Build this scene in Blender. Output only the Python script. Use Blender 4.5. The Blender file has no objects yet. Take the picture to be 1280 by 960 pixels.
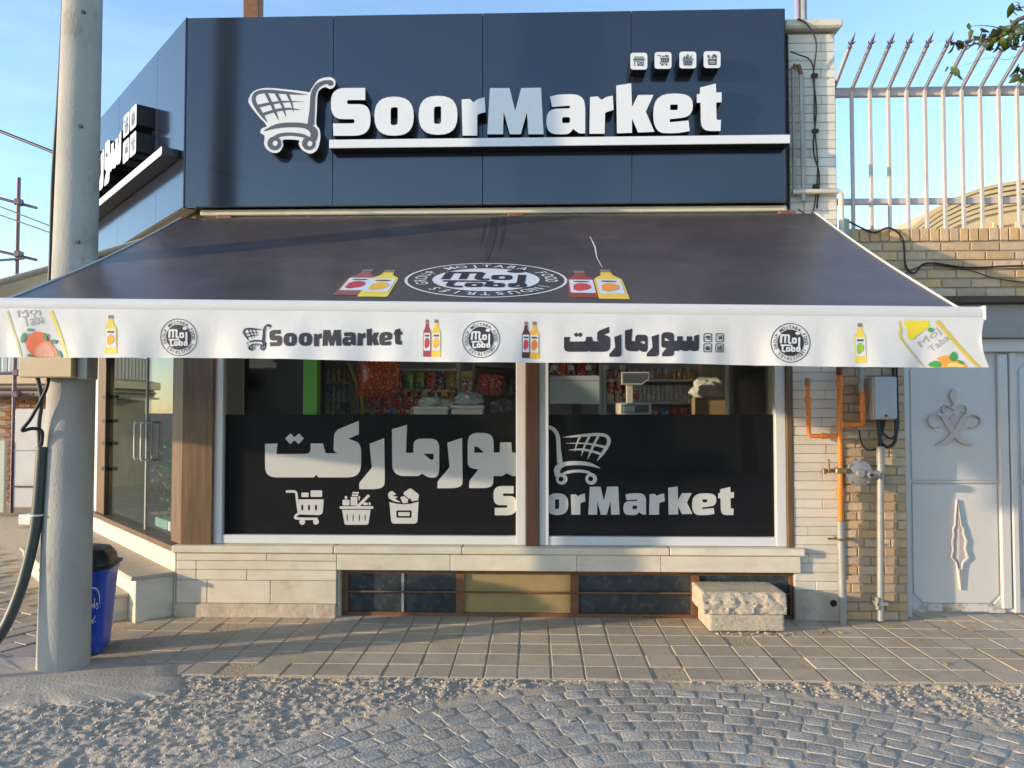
import bpy, bmesh, math, random
from mathutils import Vector, Matrix, noise
from mathutils.geometry import tessellate_polygon
R = math.radians
random.seed(7)
scene = bpy.context.scene
col = scene.collection

# ---------------------------------------------------------------- camera, sky, sun, exposure
EYE = Vector((0.0, -5.78, 1.55)); PITCH, YAW, FPX = 1.9, 1.8, 962.0
cam_d = bpy.data.cameras.new('camera'); cam_d.sensor_width = 36.0; cam_d.lens = 36.0 * FPX / 1280.0
cam_d.clip_end = 800.0; cam_d.clip_start = 0.05
cam = bpy.data.objects.new('camera', cam_d); col.objects.link(cam)
cam.location = EYE; cam.rotation_euler = (R(90 + PITCH), 0, R(YAW)); scene.camera = cam

SUN_AZ, SUN_EL = 70.0, 9.0          # degrees left of the street-facing normal of the shop front; height over the horizon
to_sun = Vector((-math.sin(R(SUN_AZ)) * math.cos(R(SUN_EL)), -math.cos(R(SUN_AZ)) * math.cos(R(SUN_EL)), math.sin(R(SUN_EL))))
world = bpy.data.worlds.new('World'); scene.world = world; world.use_nodes = True
wn = world.node_tree; wn.nodes.clear()
sky = wn.nodes.new('ShaderNodeTexSky'); sky.sky_type = 'NISHITA'; sky.sun_disc = False
sky.sun_elevation = R(SUN_EL); sky.sun_rotation = math.atan2(to_sun.x, to_sun.y)
sky.air_density = 1.0; sky.dust_density = 0.75; sky.ozone_density = 1.7; sky.altitude = 1500
wtc = wn.nodes.new('ShaderNodeTexCoord'); wmap = wn.nodes.new('ShaderNodeMapping'); wmap.inputs['Scale'].default_value = (1.1, 1.1, 5.5)
wmap.inputs['Rotation'].default_value = (0, R(14), R(30))
wno = wn.nodes.new('ShaderNodeTexNoise'); wno.inputs['Scale'].default_value = 1.9; wno.inputs['Detail'].default_value = 7; wno.inputs['Roughness'].default_value = 0.62
wrp = wn.nodes.new('ShaderNodeValToRGB'); wrp.color_ramp.elements[0].position = 0.50; wrp.color_ramp.elements[1].position = 0.80
wrp.color_ramp.elements[1].color = (0.05, 0.05, 0.05, 1)
wmx = wn.nodes.new('ShaderNodeMixRGB'); wmx.inputs[2].default_value = (6.6, 7.2, 8.4, 1)
wbg = wn.nodes.new('ShaderNodeBackground'); wbg.inputs['Strength'].default_value = 0.15
wout = wn.nodes.new('ShaderNodeOutputWorld')
wl = wn.links.new
wl(wtc.outputs['Generated'], wmap.inputs['Vector']); wl(wmap.outputs[0], wno.inputs['Vector']); wl(wno.outputs['Fac'], wrp.inputs[0])
wl(wrp.outputs[0], wmx.inputs[0]); wl(sky.outputs[0], wmx.inputs[1]); wl(wmx.outputs[0], wbg.inputs[0]); wl(wbg.outputs[0], wout.inputs[0])

sun_d = bpy.data.lights.new('sun', 'SUN'); sun_d.energy = 2.0; sun_d.angle = R(0.9); sun_d.color = (0.82, 0.64, 0.43)
sun = bpy.data.objects.new('sun', sun_d); col.objects.link(sun); sun.location = (-20, -8, 12)
sun.rotation_euler = (-to_sun).to_track_quat('-Z', 'Y').to_euler()

vs = scene.view_settings; vs.view_transform = 'Standard'; vs.look = 'None'; vs.exposure = 1.74; vs.gamma = 1.0; vs.use_curve_mapping = False
scene.render.engine = 'CYCLES'; scene.cycles.use_denoising = True
scene.cycles.max_bounces = 10; scene.cycles.diffuse_bounces = 5; scene.cycles.transparent_max_bounces = 24
scene.cycles.sample_clamp_indirect = 6.0; scene.cycles.caustics_reflective = False; scene.cycles.caustics_refractive = False

# ---------------------------------------------------------------- measuring helpers (photo coordinate -> real place on a known plane)
_c, _s, _cp, _sp = math.cos(R(YAW)), math.sin(R(YAW)), math.cos(R(PITCH)), math.sin(R(PITCH))
_RT = Vector((_c, _s, 0)); _FW = Vector((-_s * _cp, _c * _cp, _sp)); _UP = Vector((_s * _sp, -_c * _sp, _cp))
def ray(x, y): return _FW + _RT * ((x - 640) / FPX) + _UP * ((480 - y) / FPX)
def at(x, y, Y=0.0):
    d = ray(x, y); return EYE + d * ((Y - EYE.y) / d.y)
def atz(x, y, Z=0.0):
    d = ray(x, y); return EYE + d * ((Z - EYE.z) / d.z)

# ---------------------------------------------------------------- object helpers
W = {}
def tag(o, label, cat, group=None, kind=None):
    if label: o['label'] = label
    if cat: o['category'] = cat
    if group: o['group'] = group
    if kind: o['kind'] = kind
    return o
def thing(name, label, cat, loc=(0, 0, 0), group=None):
    o = bpy.data.objects.new(name, None); o.empty_display_size = 0.1; o.location = loc; col.objects.link(o)
    W[o.name] = Vector(loc); return tag(o, label, cat, group)
def ob(name, me, mat=None, parent=None, loc=(0, 0, 0), rot=None, label=None):
    if mat is not None and len(me.materials) == 0: me.materials.append(mat)
    o = bpy.data.objects.new(name, me); col.objects.link(o); o.location = loc
    if rot is not None: o.rotation_euler = rot
    if parent is not None:
        o.parent = parent; o.matrix_parent_inverse = Matrix.Translation(-W[parent.name])
    W[o.name] = Vector(loc)
    if label: o['label'] = label
    return o
def struct(o): o['kind'] = 'structure'; return o

class MB:
    def __init__(s): s.v = []; s.f = []
    def add(s, vs_, fs): 
        n = len(s.v); s.v += [tuple(v) for v in vs_]; s.f += [tuple(i + n for i in f) for f in fs]; return s
    def box(s, x0, x1, y0, y1, z0, z1, M=None):
        p = [Vector((x, y, z)) for z in (z0, z1) for y in (y0, y1) for x in (x0, x1)]
        if M: p = [M @ q for q in p]
        return s.add(p, [(0, 2, 3, 1), (4, 5, 7, 6), (0, 1, 5, 4), (2, 6, 7, 3), (0, 4, 6, 2), (1, 3, 7, 5)])
    def bbox(s, x0, x1, y0, y1, z0, z1, b=0.004, M=None):
        b = min(b, (x1 - x0) * .45, (y1 - y0) * .45, (z1 - z0) * .45)
        P = {}; vs_ = []
        for ix, X in enumerate((x0, x1)):
            for iy, Y in enumerate((y0, y1)):
                for iz, Z in enumerate((z0, z1)):
                    sx, sy, sz = (1 - 2 * ix), (1 - 2 * iy), (1 - 2 * iz)
                    for ax in range(3):
                        q = Vector((X + (0 if ax == 0 else sx * b), Y + (0 if ax == 1 else sy * b), Z + (0 if ax == 2 else sz * b)))
                        P[(ix, iy, iz, ax)] = len(vs_); vs_.append(M @ q if M else q)
        F = []
        for ax in range(3):
            o1, o2 = [a for a in range(3) if a != ax]
            for k in range(2):
                def g(a, b_):
                    i = [0, 0, 0]; i[ax] = k; i[o1] = a; i[o2] = b_; return P[tuple(i) + (ax,)]
                q = [g(0, 0), g(1, 0), g(1, 1), g(0, 1)]
                flip = (k == 0) ^ (ax == 1)
                F.append(tuple(reversed(q)) if flip else tuple(q))
        for ax in range(3):
            o1, o2 = [a for a in range(3) if a != ax]
            for a in range(2):
                for b_ in range(2):
                    def g(k, fx):
                        i = [0, 0, 0]; i[ax] = k; i[o1] = a; i[o2] = b_; return P[tuple(i) + (fx,)]
                    F.append((g(0, o1), g(1, o1), g(1, o2), g(0, o2)))
        for ix in range(2):
            for iy in range(2):
                for iz in range(2): F.append((P[(ix, iy, iz, 0)], P[(ix, iy, iz, 1)], P[(ix, iy, iz, 2)]))
        return s.add(vs_, F)
    def tube(s, pts, r, n=10, caps=True, close=False):
        pts = [Vector(p) for p in pts]; m = len(pts); rs = r if isinstance(r, (list, tuple)) else [r] * m
        vs_ = []; F = []; ref = None
        for i, p in enumerate(pts):
            if close: t = pts[(i + 1) % m] - pts[i - 1]
            else: t = pts[min(i + 1, m - 1)] - pts[max(i - 1, 0)]
            t.normalize()
            if ref is None:
                ref = Vector((0, 0, 1)) if abs(t.z) < .9 else Vector((1, 0, 0))
            a = (ref - t * ref.dot(t)).normalized(); b = t.cross(a); ref = a
            for k in range(n):
                an = 2 * math.pi * k / n; vs_.append(p + (a * math.cos(an) + b * math.sin(an)) * rs[i])
        for i in range(m if close else m - 1):
            for k in range(n):
                j = (i + 1) % m; F.append((i * n + k, i * n + (k + 1) % n, j * n + (k + 1) % n, j * n + k))
        if caps and not close: F += [tuple(reversed(range(n))), tuple(range((m - 1) * n, m * n))]
        return s.add(vs_, F)
    def lathe(s, prof, n=16, M=None):
        vs_ = []; F = []
        for (r, z) in prof:
            for k in range(n):
                q = Vector((r * math.cos(2 * math.pi * k / n), r * math.sin(2 * math.pi * k / n), z)); vs_.append(M @ q if M else q)
        for i in range(len(prof) - 1):
            for k in range(n): F.append((i * n + k, i * n + (k + 1) % n, (i + 1) * n + (k + 1) % n, (i + 1) * n + k))
        F += [tuple(reversed(range(n))), tuple(range((len(prof) - 1) * n, len(prof) * n))]
        return s.add(vs_, F)
    def mesh(s, name='m', smooth=35, fix=True):
        me = bpy.data.meshes.new(name); me.from_pydata(s.v, [], s.f)
        if fix:
            bm = bmesh.new(); bm.from_mesh(me); bmesh.ops.recalc_face_normals(bm, faces=bm.faces); bm.to_mesh(me); bm.free()
        if smooth:
            me.polygons.foreach_set('use_smooth', [True] * len(me.polygons)); me.set_sharp_from_angle(angle=R(smooth))
        me.update(); return me
    def mk(s, name, mat, parent=None, smooth=35, **k): return ob(name, s.mesh(name, smooth), mat, parent, **k)

# ---- flat outlines: rounded polygons, smooth loops, tapering strokes
def rp(pts, n=5):
    out = []; m = len(pts)
    for i in range(m):
        p = Vector(pts[i][:2]); r = pts[i][2] if len(pts[i]) > 2 else 0
        a = Vector(pts[i - 1][:2]); b = Vector(pts[(i + 1) % m][:2])
        if r <= 0: out.append(p); continue
        da, db = a - p, b - p
        ra = min(r, da.length * .5); rb = min(r, db.length * .5)
        A = p + da.normalized() * ra; B = p + db.normalized() * rb
        for k in range(n + 1):
            t = k / n; w = 1.12
            q = (A * (1 - t) ** 2 + p * 2 * w * t * (1 - t) + B * t * t) / ((1 - t) ** 2 + 2 * w * t * (1 - t) + t * t)
            out.append(q)
    return out
def rrect(x0, y0, x1, y1, r, n=6): return rp([(x0, y0, r), (x1, y0, r), (x1, y1, r), (x0, y1, r)], n)
def cat(pts, closed=True, n=4):
    P = [Vector(p) for p in pts]; m = len(P); out = []
    rng = m if closed else m - 1
    for i in range(rng):
        if closed: p0, p1, p2, p3 = P[i - 1], P[i], P[(i + 1) % m], P[(i + 2) % m]
        else: p0, p1, p2, p3 = P[max(i - 1, 0)], P[i], P[i + 1], P[min(i + 2, m - 1)]
        for k in range(n):
            t = k / n
            out.append(.5 * ((2 * p1) + (p2 - p0) * t + (2 * p0 - 5 * p1 + 4 * p2 - p3) * t * t + (3 * p1 - p0 - 3 * p2 + p3) * t ** 3))
    if not closed: out.append(P[-1])
    return out
def stroke(pts, ws, n=4):
    if not isinstance(ws, (list, tuple)): ws = [ws] * len(pts)
    q = cat([(p[0], p[1], w) for p, w in zip(pts, ws)], False, n) if len(pts) > 2 else [Vector((p[0], p[1], w)) for p, w in zip(pts, ws)]
    L, Rr = [], []
    for i, p in enumerate(q):
        t = (q[min(i + 1, len(q) - 1)] - q[max(i - 1, 0)]).to_2d(); t.normalize(); nn = Vector((-t.y, t.x)) * p.z * .5
        L.append(p.to_2d() + nn); Rr.append(p.to_2d() - nn)
    return L + Rr[::-1]
def circ(cx, cy, r, n=20, ry=None): return [Vector((cx + r * math.cos(2 * math.pi * k / n), cy + (ry or r) * math.sin(2 * math.pi * k / n))) for k in range(n)]

def tri(outer, holes):
    loops = [[Vector((p[0], p[1], 0)) for p in outer]] + [[Vector((p[0], p[1], 0)) for p in h] for h in holes]
    flat = [p for l in loops for p in l]
    return flat, loops, tessellate_polygon(loops)
def flats(mb, shapes, fn, lift=0.0, step=0.0003, nrm=Vector((0, -1, 0)), depth=0.0):
    """shapes: outer outline + holes; fn maps outline coordinates to a world point; depth > 0 makes solid letters"""
    for k, sh in enumerate(shapes):
        outer, holes = sh if isinstance(sh, tuple) else (sh, [])
        flat, loops, tris = tri(outer, holes)
        off = nrm * (lift + k * step)
        front = [fn(p.x, p.y) + off for p in flat]; n = len(front)
        # orient towards nrm
        F = []
        for t in tris:
            a, b, c = (front[i] for i in t)
            F.append(tuple(t) if (b - a).cross(c - a).dot(nrm) > 0 else tuple(reversed(t)))
        if depth <= 0: mb.add(front, F); continue
        back = [p - nrm * depth for p in front]
        G = F + [tuple(reversed([i + n for i in t])) for t in F]; base = 0
        for l in loops:
            m = len(l)
            for i in range(m): G.append((base + i, base + (i + 1) % m, n + base + (i + 1) % m, n + base + i))
            base += m
        mb.add(front + back, G)
    return mb
_tc = {}
def text_tris(s, offset=0.0, spacing=1.0):
    key = (s, offset, spacing)
    if key not in _tc:
        cu = bpy.data.curves.new('t', 'FONT'); cu.body = s; cu.offset = offset; cu.space_character = spacing; cu.size = 1; cu.fill_mode = 'FRONT'; cu.dimensions = '2D'; cu.resolution_u = 4
        o = bpy.data.objects.new('t', cu); col.objects.link(o); dg = bpy.context.evaluated_depsgraph_get()
        me = bpy.data.meshes.new_from_object(o.evaluated_get(dg))
        _tc[key] = ([v.co.to_2d() for v in me.vertices], [tuple(p.vertices) for p in me.polygons])
        bpy.data.objects.remove(o); bpy.data.curves.remove(cu); bpy.data.meshes.remove(me)
    return _tc[key]
def put_text(mb, s, fn, offset=0.0, fit=None, spacing=1.0):
    """fit=(x0,y0,x1,y1) box in outline coordinates (y down): glyph outlines stretched into it"""
    vs_, fs = text_tris(s, offset, spacing)
    xs = [v.x for v in vs_]; ys = [v.y for v in vs_]; x0, x1, y0, y1 = min(xs), max(xs), min(ys), max(ys)
    P = [fn(fit[0] + (v.x - x0) / (x1 - x0) * (fit[2] - fit[0]), fit[3] - (v.y - y0) / (y1 - y0) * (fit[3] - fit[1])) for v in vs_]
    mb.add(P, fs); return mb

# ---------------------------------------------------------------- materials
def rgb(h):
    h = h.lstrip('#'); c = [int(h[i:i + 2], 16) / 255 for i in (0, 2, 4)]
    return tuple(x / 12.92 if x <= .04045 else ((x + .055) / 1.055) ** 2.4 for x in c)
def mat(name, c, rough=.6, metal=0.0, var=.12, scale=6.0, c2=None, bump=0.0, bscale=60.0, rnd=0.0, spec=.5, stretch=(1, 1, 1), grime=None, gpos=(.55, .75), gscale=3.0, coat=0.0, detail=6, rvar=0.0):
    m = bpy.data.materials.new(name); m.use_nodes = True; nt = m.node_tree; N = nt.nodes; L = nt.links.new; b = N['Principled BSDF']
    b.inputs['Roughness'].default_value = rough; b.inputs['Metallic'].default_value = metal; b.inputs['Specular IOR Level'].default_value = spec
    b.inputs['Coat Weight'].default_value = coat; b.inputs['Coat Roughness'].default_value = .08
    tc = N.new('ShaderNodeTexCoord'); mp = N.new('ShaderNodeMapping'); mp.inputs['Scale'].default_value = stretch
    geo = N.new('ShaderNodeNewGeometry'); L(geo.outputs['Position'], mp.inputs['Vector'])
    no = N.new('ShaderNodeTexNoise'); no.inputs['Scale'].default_value = scale; no.inputs['Detail'].default_value = detail; no.inputs['Roughness'].default_value = .6
    L(mp.outputs[0], no.inputs['Vector'])
    mr = N.new('ShaderNodeMapRange'); mr.inputs['From Min'].default_value = .28; mr.inputs['From Max'].default_value = .72; L(no.outputs['Fac'], mr.inputs['Value'])
    mx = N.new('ShaderNodeMixRGB'); a = c2 if c2 else tuple(x * (1 - var) for x in c); d = c if c2 else tuple(min(1, x * (1 + var)) for x in c)
    mx.inputs[1].default_value = (*a, 1); mx.inputs[2].default_value = (*d, 1); L(mr.outputs[0], mx.inputs[0]); outc = mx.outputs[0]
    if rnd > 0:
        oi = N.new('ShaderNodeObjectInfo'); r2 = N.new('ShaderNodeMapRange'); r2.inputs['To Min'].default_value = 1 - rnd; r2.inputs['To Max'].default_value = 1 + rnd
        L(oi.outputs['Random'], r2.inputs['Value'])
        hs = N.new('ShaderNodeHueSaturation'); L(r2.outputs[0], hs.inputs['Value']); L(outc, hs.inputs['Color'])
        ma = N.new('ShaderNodeMath'); ma.operation = 'MULTIPLY'; ma.inputs[1].default_value = 7.31; L(oi.outputs['Random'], ma.inputs[0])
        fr = N.new('ShaderNodeMath'); fr.operation = 'FRACT'; L(ma.outputs[0], fr.inputs[0])
        r3 = N.new('ShaderNodeMapRange'); r3.inputs['To Min'].default_value = 1 - rnd * 1.2; r3.inputs['To Max'].default_value = 1 + rnd * 1.2; L(fr.outputs[0], r3.inputs['Value']); L(r3.outputs[0], hs.inputs['Saturation'])
        outc = hs.outputs[0]
    if grime:
        n2 = N.new('ShaderNodeTexNoise'); n2.inputs['Scale'].default_value = gscale; n2.inputs['Detail'].default_value = 9; n2.inputs['Roughness'].default_value = .68; L(mp.outputs[0], n2.inputs['Vector'])
        rr = N.new('ShaderNodeValToRGB'); rr.color_ramp.elements[0].position = gpos[0]; rr.color_ramp.elements[1].position = gpos[1]; L(n2.outputs['Fac'], rr.inputs[0])
        m2 = N.new('ShaderNodeMixRGB'); m2.inputs[2].default_value = (*grime, 1); L(rr.outputs[0], m2.inputs[0]); L(outc, m2.inputs[1]); outc = m2.outputs[0]
    L(outc, b.inputs['Base Color'])
    if rvar > 0:
        r4 = N.new('ShaderNodeMapRange'); r4.inputs['To Min'].default_value = max(.02, rough - rvar); r4.inputs['To Max'].default_value = min(1, rough + rvar); L(no.outputs['Fac'], r4.inputs['Value']); L(r4.outputs[0], b.inputs['Roughness'])
    if bump > 0:
        n3 = N.new('ShaderNodeTexNoise'); n3.inputs['Scale'].default_value = bscale; n3.inputs['Detail'].default_value = 5; L(mp.outputs[0], n3.inputs['Vector'])
        bp = N.new('ShaderNodeBump'); bp.inputs['Strength'].default_value = bump; bp.inputs['Distance'].default_value = .01; L(n3.outputs['Fac'], bp.inputs['Height']); L(bp.outputs[0], b.inputs['Normal'])
    return m
def glass(name, tint=(.97, .975, .975), refl=.75, dirt=.006):
    m = bpy.data.materials.new(name); m.use_nodes = True; nt = m.node_tree; N = nt.nodes; L = nt.links.new; N.clear()
    out = N.new('ShaderNodeOutputMaterial'); tr = N.new('ShaderNodeBsdfTransparent'); tr.inputs[0].default_value = (*tint, 1)
    gl = N.new('ShaderNodeBsdfGlossy'); gl.inputs['Roughness'].default_value = .015; gl.inputs['Color'].default_value = (refl, refl, refl, 1)
    lw = N.new('ShaderNodeLayerWeight'); lw.inputs['Blend'].default_value = .5; pw = N.new('ShaderNodeMath'); pw.operation = 'POWER'; pw.inputs[1].default_value = 5; L(lw.outputs['Facing'], pw.inputs[0])
    fr = N.new('ShaderNodeMath'); fr.operation = 'MULTIPLY_ADD'; fr.inputs[1].default_value = .9; fr.inputs[2].default_value = .014; L(pw.outputs[0], fr.inputs[0])
    mx = N.new('ShaderNodeMixShader'); L(fr.outputs[0], mx.inputs[0]); L(tr.outputs[0], mx.inputs[1]); L(gl.outputs[0], mx.inputs[2])
    df = N.new('ShaderNodeBsdfDiffuse'); df.inputs[0].default_value = (.6, .58, .52, 1)
    geo = N.new('ShaderNodeNewGeometry'); no = N.new('ShaderNodeTexNoise'); no.inputs['Scale'].default_value = 5; no.inputs['Detail'].default_value = 8; L(geo.outputs['Position'], no.inputs['Vector'])
    mm = N.new('ShaderNodeMath'); mm.operation = 'MULTIPLY'; mm.inputs[1].default_value = dirt; L(no.outputs['Fac'], mm.inputs[0])
    m2 = N.new('ShaderNodeMixShader'); L(mm.outputs[0], m2.inputs[0]); L(mx.outputs[0], m2.inputs[1]); L(df.outputs[0], m2.inputs[2]); L(m2.outputs[0], out.inputs[0])
    return m

M = {}
M['panel'] = mat('fascia_panel', (.013, .017, .032), rough=.13, var=.10, scale=.8, spec=1.0, rvar=.02)
M['letter_white'] = mat('letter_acrylic', (.72, .72, .73), rough=.35, var=.02, scale=9)
M['letter_side'] = mat('letter_return', (.012, .012, .016), rough=.35, var=.1)
M['cart_grey'] = mat('cart_grey', (.085, .09, .11), rough=.4, var=.05)
M['marble'] = mat('marble_slab', (.76, .69, .56), rough=.45, var=.07, scale=5, c2=(.62, .55, .44), stretch=(1, 1, 2.2), rnd=.05, grime=(.44, .33, .20), gpos=(.60, .80), gscale=3, bump=.12, bscale=40)
M['marble_tile'] = mat('marble_tile', (.70, .64, .54), rough=.5, var=.08, scale=7, rnd=.07, grime=(.45, .36, .24), gpos=(.66, .86), gscale=6, bump=.15, bscale=50)
M['mortar_pale'] = mat('pale_mortar', (.42, .36, .28), rough=.9, bump=.3)
M['rough_stone'] = mat('rough_base_stone', (.56, .47, .36), rough=.8, var=.2, scale=9, grime=(.30, .24, .17), gpos=(.5, .72), bump=.6, bscale=30)
M['white_frame'] = mat('white_frame_paint', (.70, .70, .71), rough=.4, var=.03, scale=5, grime=(.55, .50, .42), gpos=(.66, .9), gscale=5)
M['brown_post'] = mat('brown_wood_grain_steel', (.20, .118, .058), rough=.5, c2=(.085, .045, .022), scale=22, stretch=(1, 1, .09), grime=(.30, .12, .05), gpos=(.66, .76), gscale=9, bump=.2, bscale=30)
M['dark_post'] = mat('dark_brown_post', (.085, .040, .024), rough=.5, c2=(.05, .024, .016), scale=14, stretch=(1, 1, .12), grime=(.36, .25, .17), gpos=(.68, .75), gscale=14, bump=.3)
M['rust'] = mat('rusty_brown_paint', (.24, .105, .045), rough=.65, c2=(.15, .06, .03), scale=18, grime=(.42, .36, .27), gpos=(.64, .76), gscale=16, bump=.3)
M['film'] = mat('black_vinyl_film', (.006, .006, .009), rough=.6, var=.1, spec=.1)
M['vinyl_white'] = mat('white_vinyl', (.84, .81, .77), rough=.5, var=.02)
M['glass'] = glass('window_glass')
M['door_glass'] = glass('green_door_glass', tint=(.50, .72, .63), dirt=.05)
M['dusty_glass'] = mat('dusty_dark_glass', (.050, .066, .070), rough=.22, c2=(.028, .036, .042), scale=9, grime=(.17, .17, .15), gpos=(.55, .85), gscale=18, rvar=.1)
M['tan_board'] = mat('tan_film_pane', (.42, .30, .12), rough=.3, c2=(.30, .22, .11), scale=5, grime=(.5, .42, .28), gpos=(.6, .85))
M['canopy'] = mat('dark_canopy_vinyl', (.066, .052, .052), rough=.32, var=.15, scale=3, spec=.5, grime=(.115, .094, .09), gpos=(.48, .85), gscale=2.0, bump=.4, bscale=5, rvar=.06)
M['valance'] = mat('white_valance_vinyl', (.66, .645, .62), rough=.45, var=.03, scale=4, grime=(.57, .55, .52), gpos=(.55, .9), gscale=3, bump=.6, bscale=6)
M['bar_white'] = mat('white_bar_paint', (.63, .62, .61), rough=.35, var=.03)
M['tan_canopy'] = mat('tan_canopy', (.46, .38, .27), rough=.7, var=.1)
M['concrete_pole'] = mat('cast_concrete', (.42, .40, .36), rough=.85, c2=(.32, .305, .28), scale=5, stretch=(1, 1, .6), grime=(.21, .17, .12), gpos=(.56, .74), gscale=3.2, bump=.35, bscale=70)
M['tile'] = mat('pavement_tile', (.58, .475, .35), rough=.85, c2=(.47, .385, .285), scale=9, rnd=.09, grime=(.34, .28, .21), gpos=(.50, .78), gscale=2.2, bump=.4, bscale=90)
M['paver'] = mat('side_paver', (.54, .44, .32), rough=.85, c2=(.43, .35, .26), scale=7, rnd=.10, grime=(.25, .21, .16), gpos=(.55, .8), bump=.4, bscale=90)
M['joint'] = mat('sandy_mortar', (.58, .455, .31), rough=.95, c2=(.42, .33, .23), scale=22, bump=.9, bscale=70)
M['sett'] = mat('grey_sett_stone', (.46, .42, .36), rough=.75, c2=(.35, .325, .285), scale=24, rnd=.16, grime=(.50, .40, .28), gpos=(.56, .78), gscale=7, bump=.8, bscale=70)
M['rubble'] = mat('rubble_mortar', (.66, .53, .38), rough=.95, c2=(.50, .415, .32), scale=26, grime=(.44, .395, .34), gpos=(.5, .62), gscale=13, bump=1.0, bscale=140, detail=10)
M['rubble_stone'] = mat('rubble_stone', (.57, .48, .37), rough=.9, c2=(.42, .37, .31), scale=20, bump=.7, bscale=120)
M['apron'] = mat('poured_concrete', (.60, .505, .385), rough=.9, c2=(.44, .365, .28), scale=4, grime=(.24, .215, .18), gpos=(.55, .8), gscale=3, bump=.35, bscale=60)
M['earth'] = mat('dusty_ground', (.34, .29, .225), rough=.95, c2=(.27, .235, .19), scale=1.2, bump=.4, bscale=20)
M['brick'] = mat('buff_brick', (.62, .43, .25), rough=.85, c2=(.50, .34, .20), scale=14, rnd=.15, grime=(.30, .25, .19), gpos=(.58, .82), gscale=9, bump=.5, bscale=80)
M['brick_red'] = mat('red_brick', (.30, .15, .09), rough=.9, rnd=.2, scale=14, bump=.5)
M['brick_mortar'] = mat('grey_mortar', (.37, .315, .24), rough=.95, bump=.5)
M['gate'] = mat('pale_gate_paint', (.63, .60, .565), rough=.45, var=.04, scale=3, grime=(.50, .46, .40), gpos=(.62, .9), gscale=3, bump=.08, bscale=12)
M['gate_wear'] = mat('worn_gate_paint', (.58, .57, .55), rough=.6, var=.06, scale=8, grime=(.34, .22, .11), gpos=(.50, .66), gscale=10, bump=.2)
M['ornament'] = mat('ornament_paint', (.55, .47, .43), rough=.5, var=.07, scale=10)
M['orange'] = mat('orange_gas_paint', (.72, .21, .025), rough=.38, var=.1, scale=12, grime=(.40, .13, .03), gpos=(.66, .8), gscale=16)
M['brass'] = mat('dull_brass', (.33, .22, .12), rough=.5, metal=.6, var=.2, scale=30)
M['galv'] = mat('galvanised_grey', (.33, .33, .315), rough=.5, metal=.25, var=.12, scale=12, grime=(.30, .27, .22), gpos=(.6, .8))
M['grey_box'] = mat('grey_box_paint', (.44, .47, .49), rough=.45, var=.05, grime=(.34, .30, .25), gpos=(.64, .82), gscale=9)
M['meter'] = mat('cast_aluminium', (.34, .335, .32), rough=.45, metal=.4, var=.1, scale=20)
M['black_rubber'] = mat('black_cable', (.012, .012, .014), rough=.5)
M['hose'] = mat('dark_hose', (.045, .055, .05), rough=.45, var=.2)
M['bar_fence'] = mat('pale_fence_paint', (.52, .45, .42), rough=.5, var=.08, scale=10, grime=(.32, .20, .14), gpos=(.66, .82), gscale=14)
M['cream_pipe'] = mat('cream_pipe', (.66, .57, .44), rough=.5, var=.08, grime=(.30, .17, .08), gpos=(.62, .78), gscale=18)
M['block'] = mat('kerb_concrete', (.55, .475, .375), rough=.9, c2=(.44, .38, .30), scale=10, grime=(.33, .29, .24), gpos=(.58, .8), gscale=6, bump=.6, bscale=90)
M['bin_blue'] = mat('blue_bin_plastic', (.015, .06, .42), rough=.38, var=.12, grime=(.10, .13, .30), gpos=(.55, .8), gscale=12)
M['bin_lid'] = mat('black_bin_lid', (.022, .022, .018), rough=.35, var=.15)
M['ink'] = mat('dark_print', (.030, .022, .030), rough=.45, var=.1)
M['ink_white'] = mat('white_print', (.66, .66, .67), rough=.45, var=.03)
def plain(n, c, rough=.5, **k):
    if n not in M: M[n] = mat(n, c, rough=rough, var=.06, **k)
    return M[n]
# ================================================================ the ground
g = MB(); g.add([(-300, -300, -.07), (300, -300, -.07), (300, 300, -.07), (-300, 300, -.07)], [(0, 1, 2, 3)])
struct(g.mk('ground', M['earth'], smooth=0))
# ---- pavement in front of the shop, square tiles in a sandy bed
pv = MB(); pv.box(-2.78, 9.0, -1.285, .6, -.068, -.0045)
pave = struct(pv.mk('pavement', M['joint'], smooth=0))
TW, TD = .1975, .2175
tm = []
for k in range(4):
    b = MB(); b.bbox(-.0945, .0945, -.1045, .1045, -.03, 0, .004 + .001 * k); me = b.mesh('tile', 0); me.materials.append(M['tile']); tm.append(me)
extra = MB()
for j in range(7):
    for i in range(-1, 46):
        x = -2.58 + i * TW; y = -1.283 + TD * (j + .5)
        if y > .12 and x < 2.75: continue
        if x < -2.45 and y > -.98 and j < 3: continue
        z = random.uniform(-.0015, .0015) - (.004 if random.random() < .08 else 0); rz = random.uniform(-.012, .012); tx = random.uniform(-.006, .006)
        if x < 4.3: ob('tile', random.choice(tm), None, pave, (x + random.uniform(-.002, .002), y, z), (tx, random.uniform(-.006, .006), rz))
        else: extra.bbox(x - .0945, x + .0945, y - .1045, y + .1045, z - .03, z, .004)
ex = extra.mk('far_tiles', M['tile'], pave, 0); ex['kind'] = 'stuff'
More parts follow.
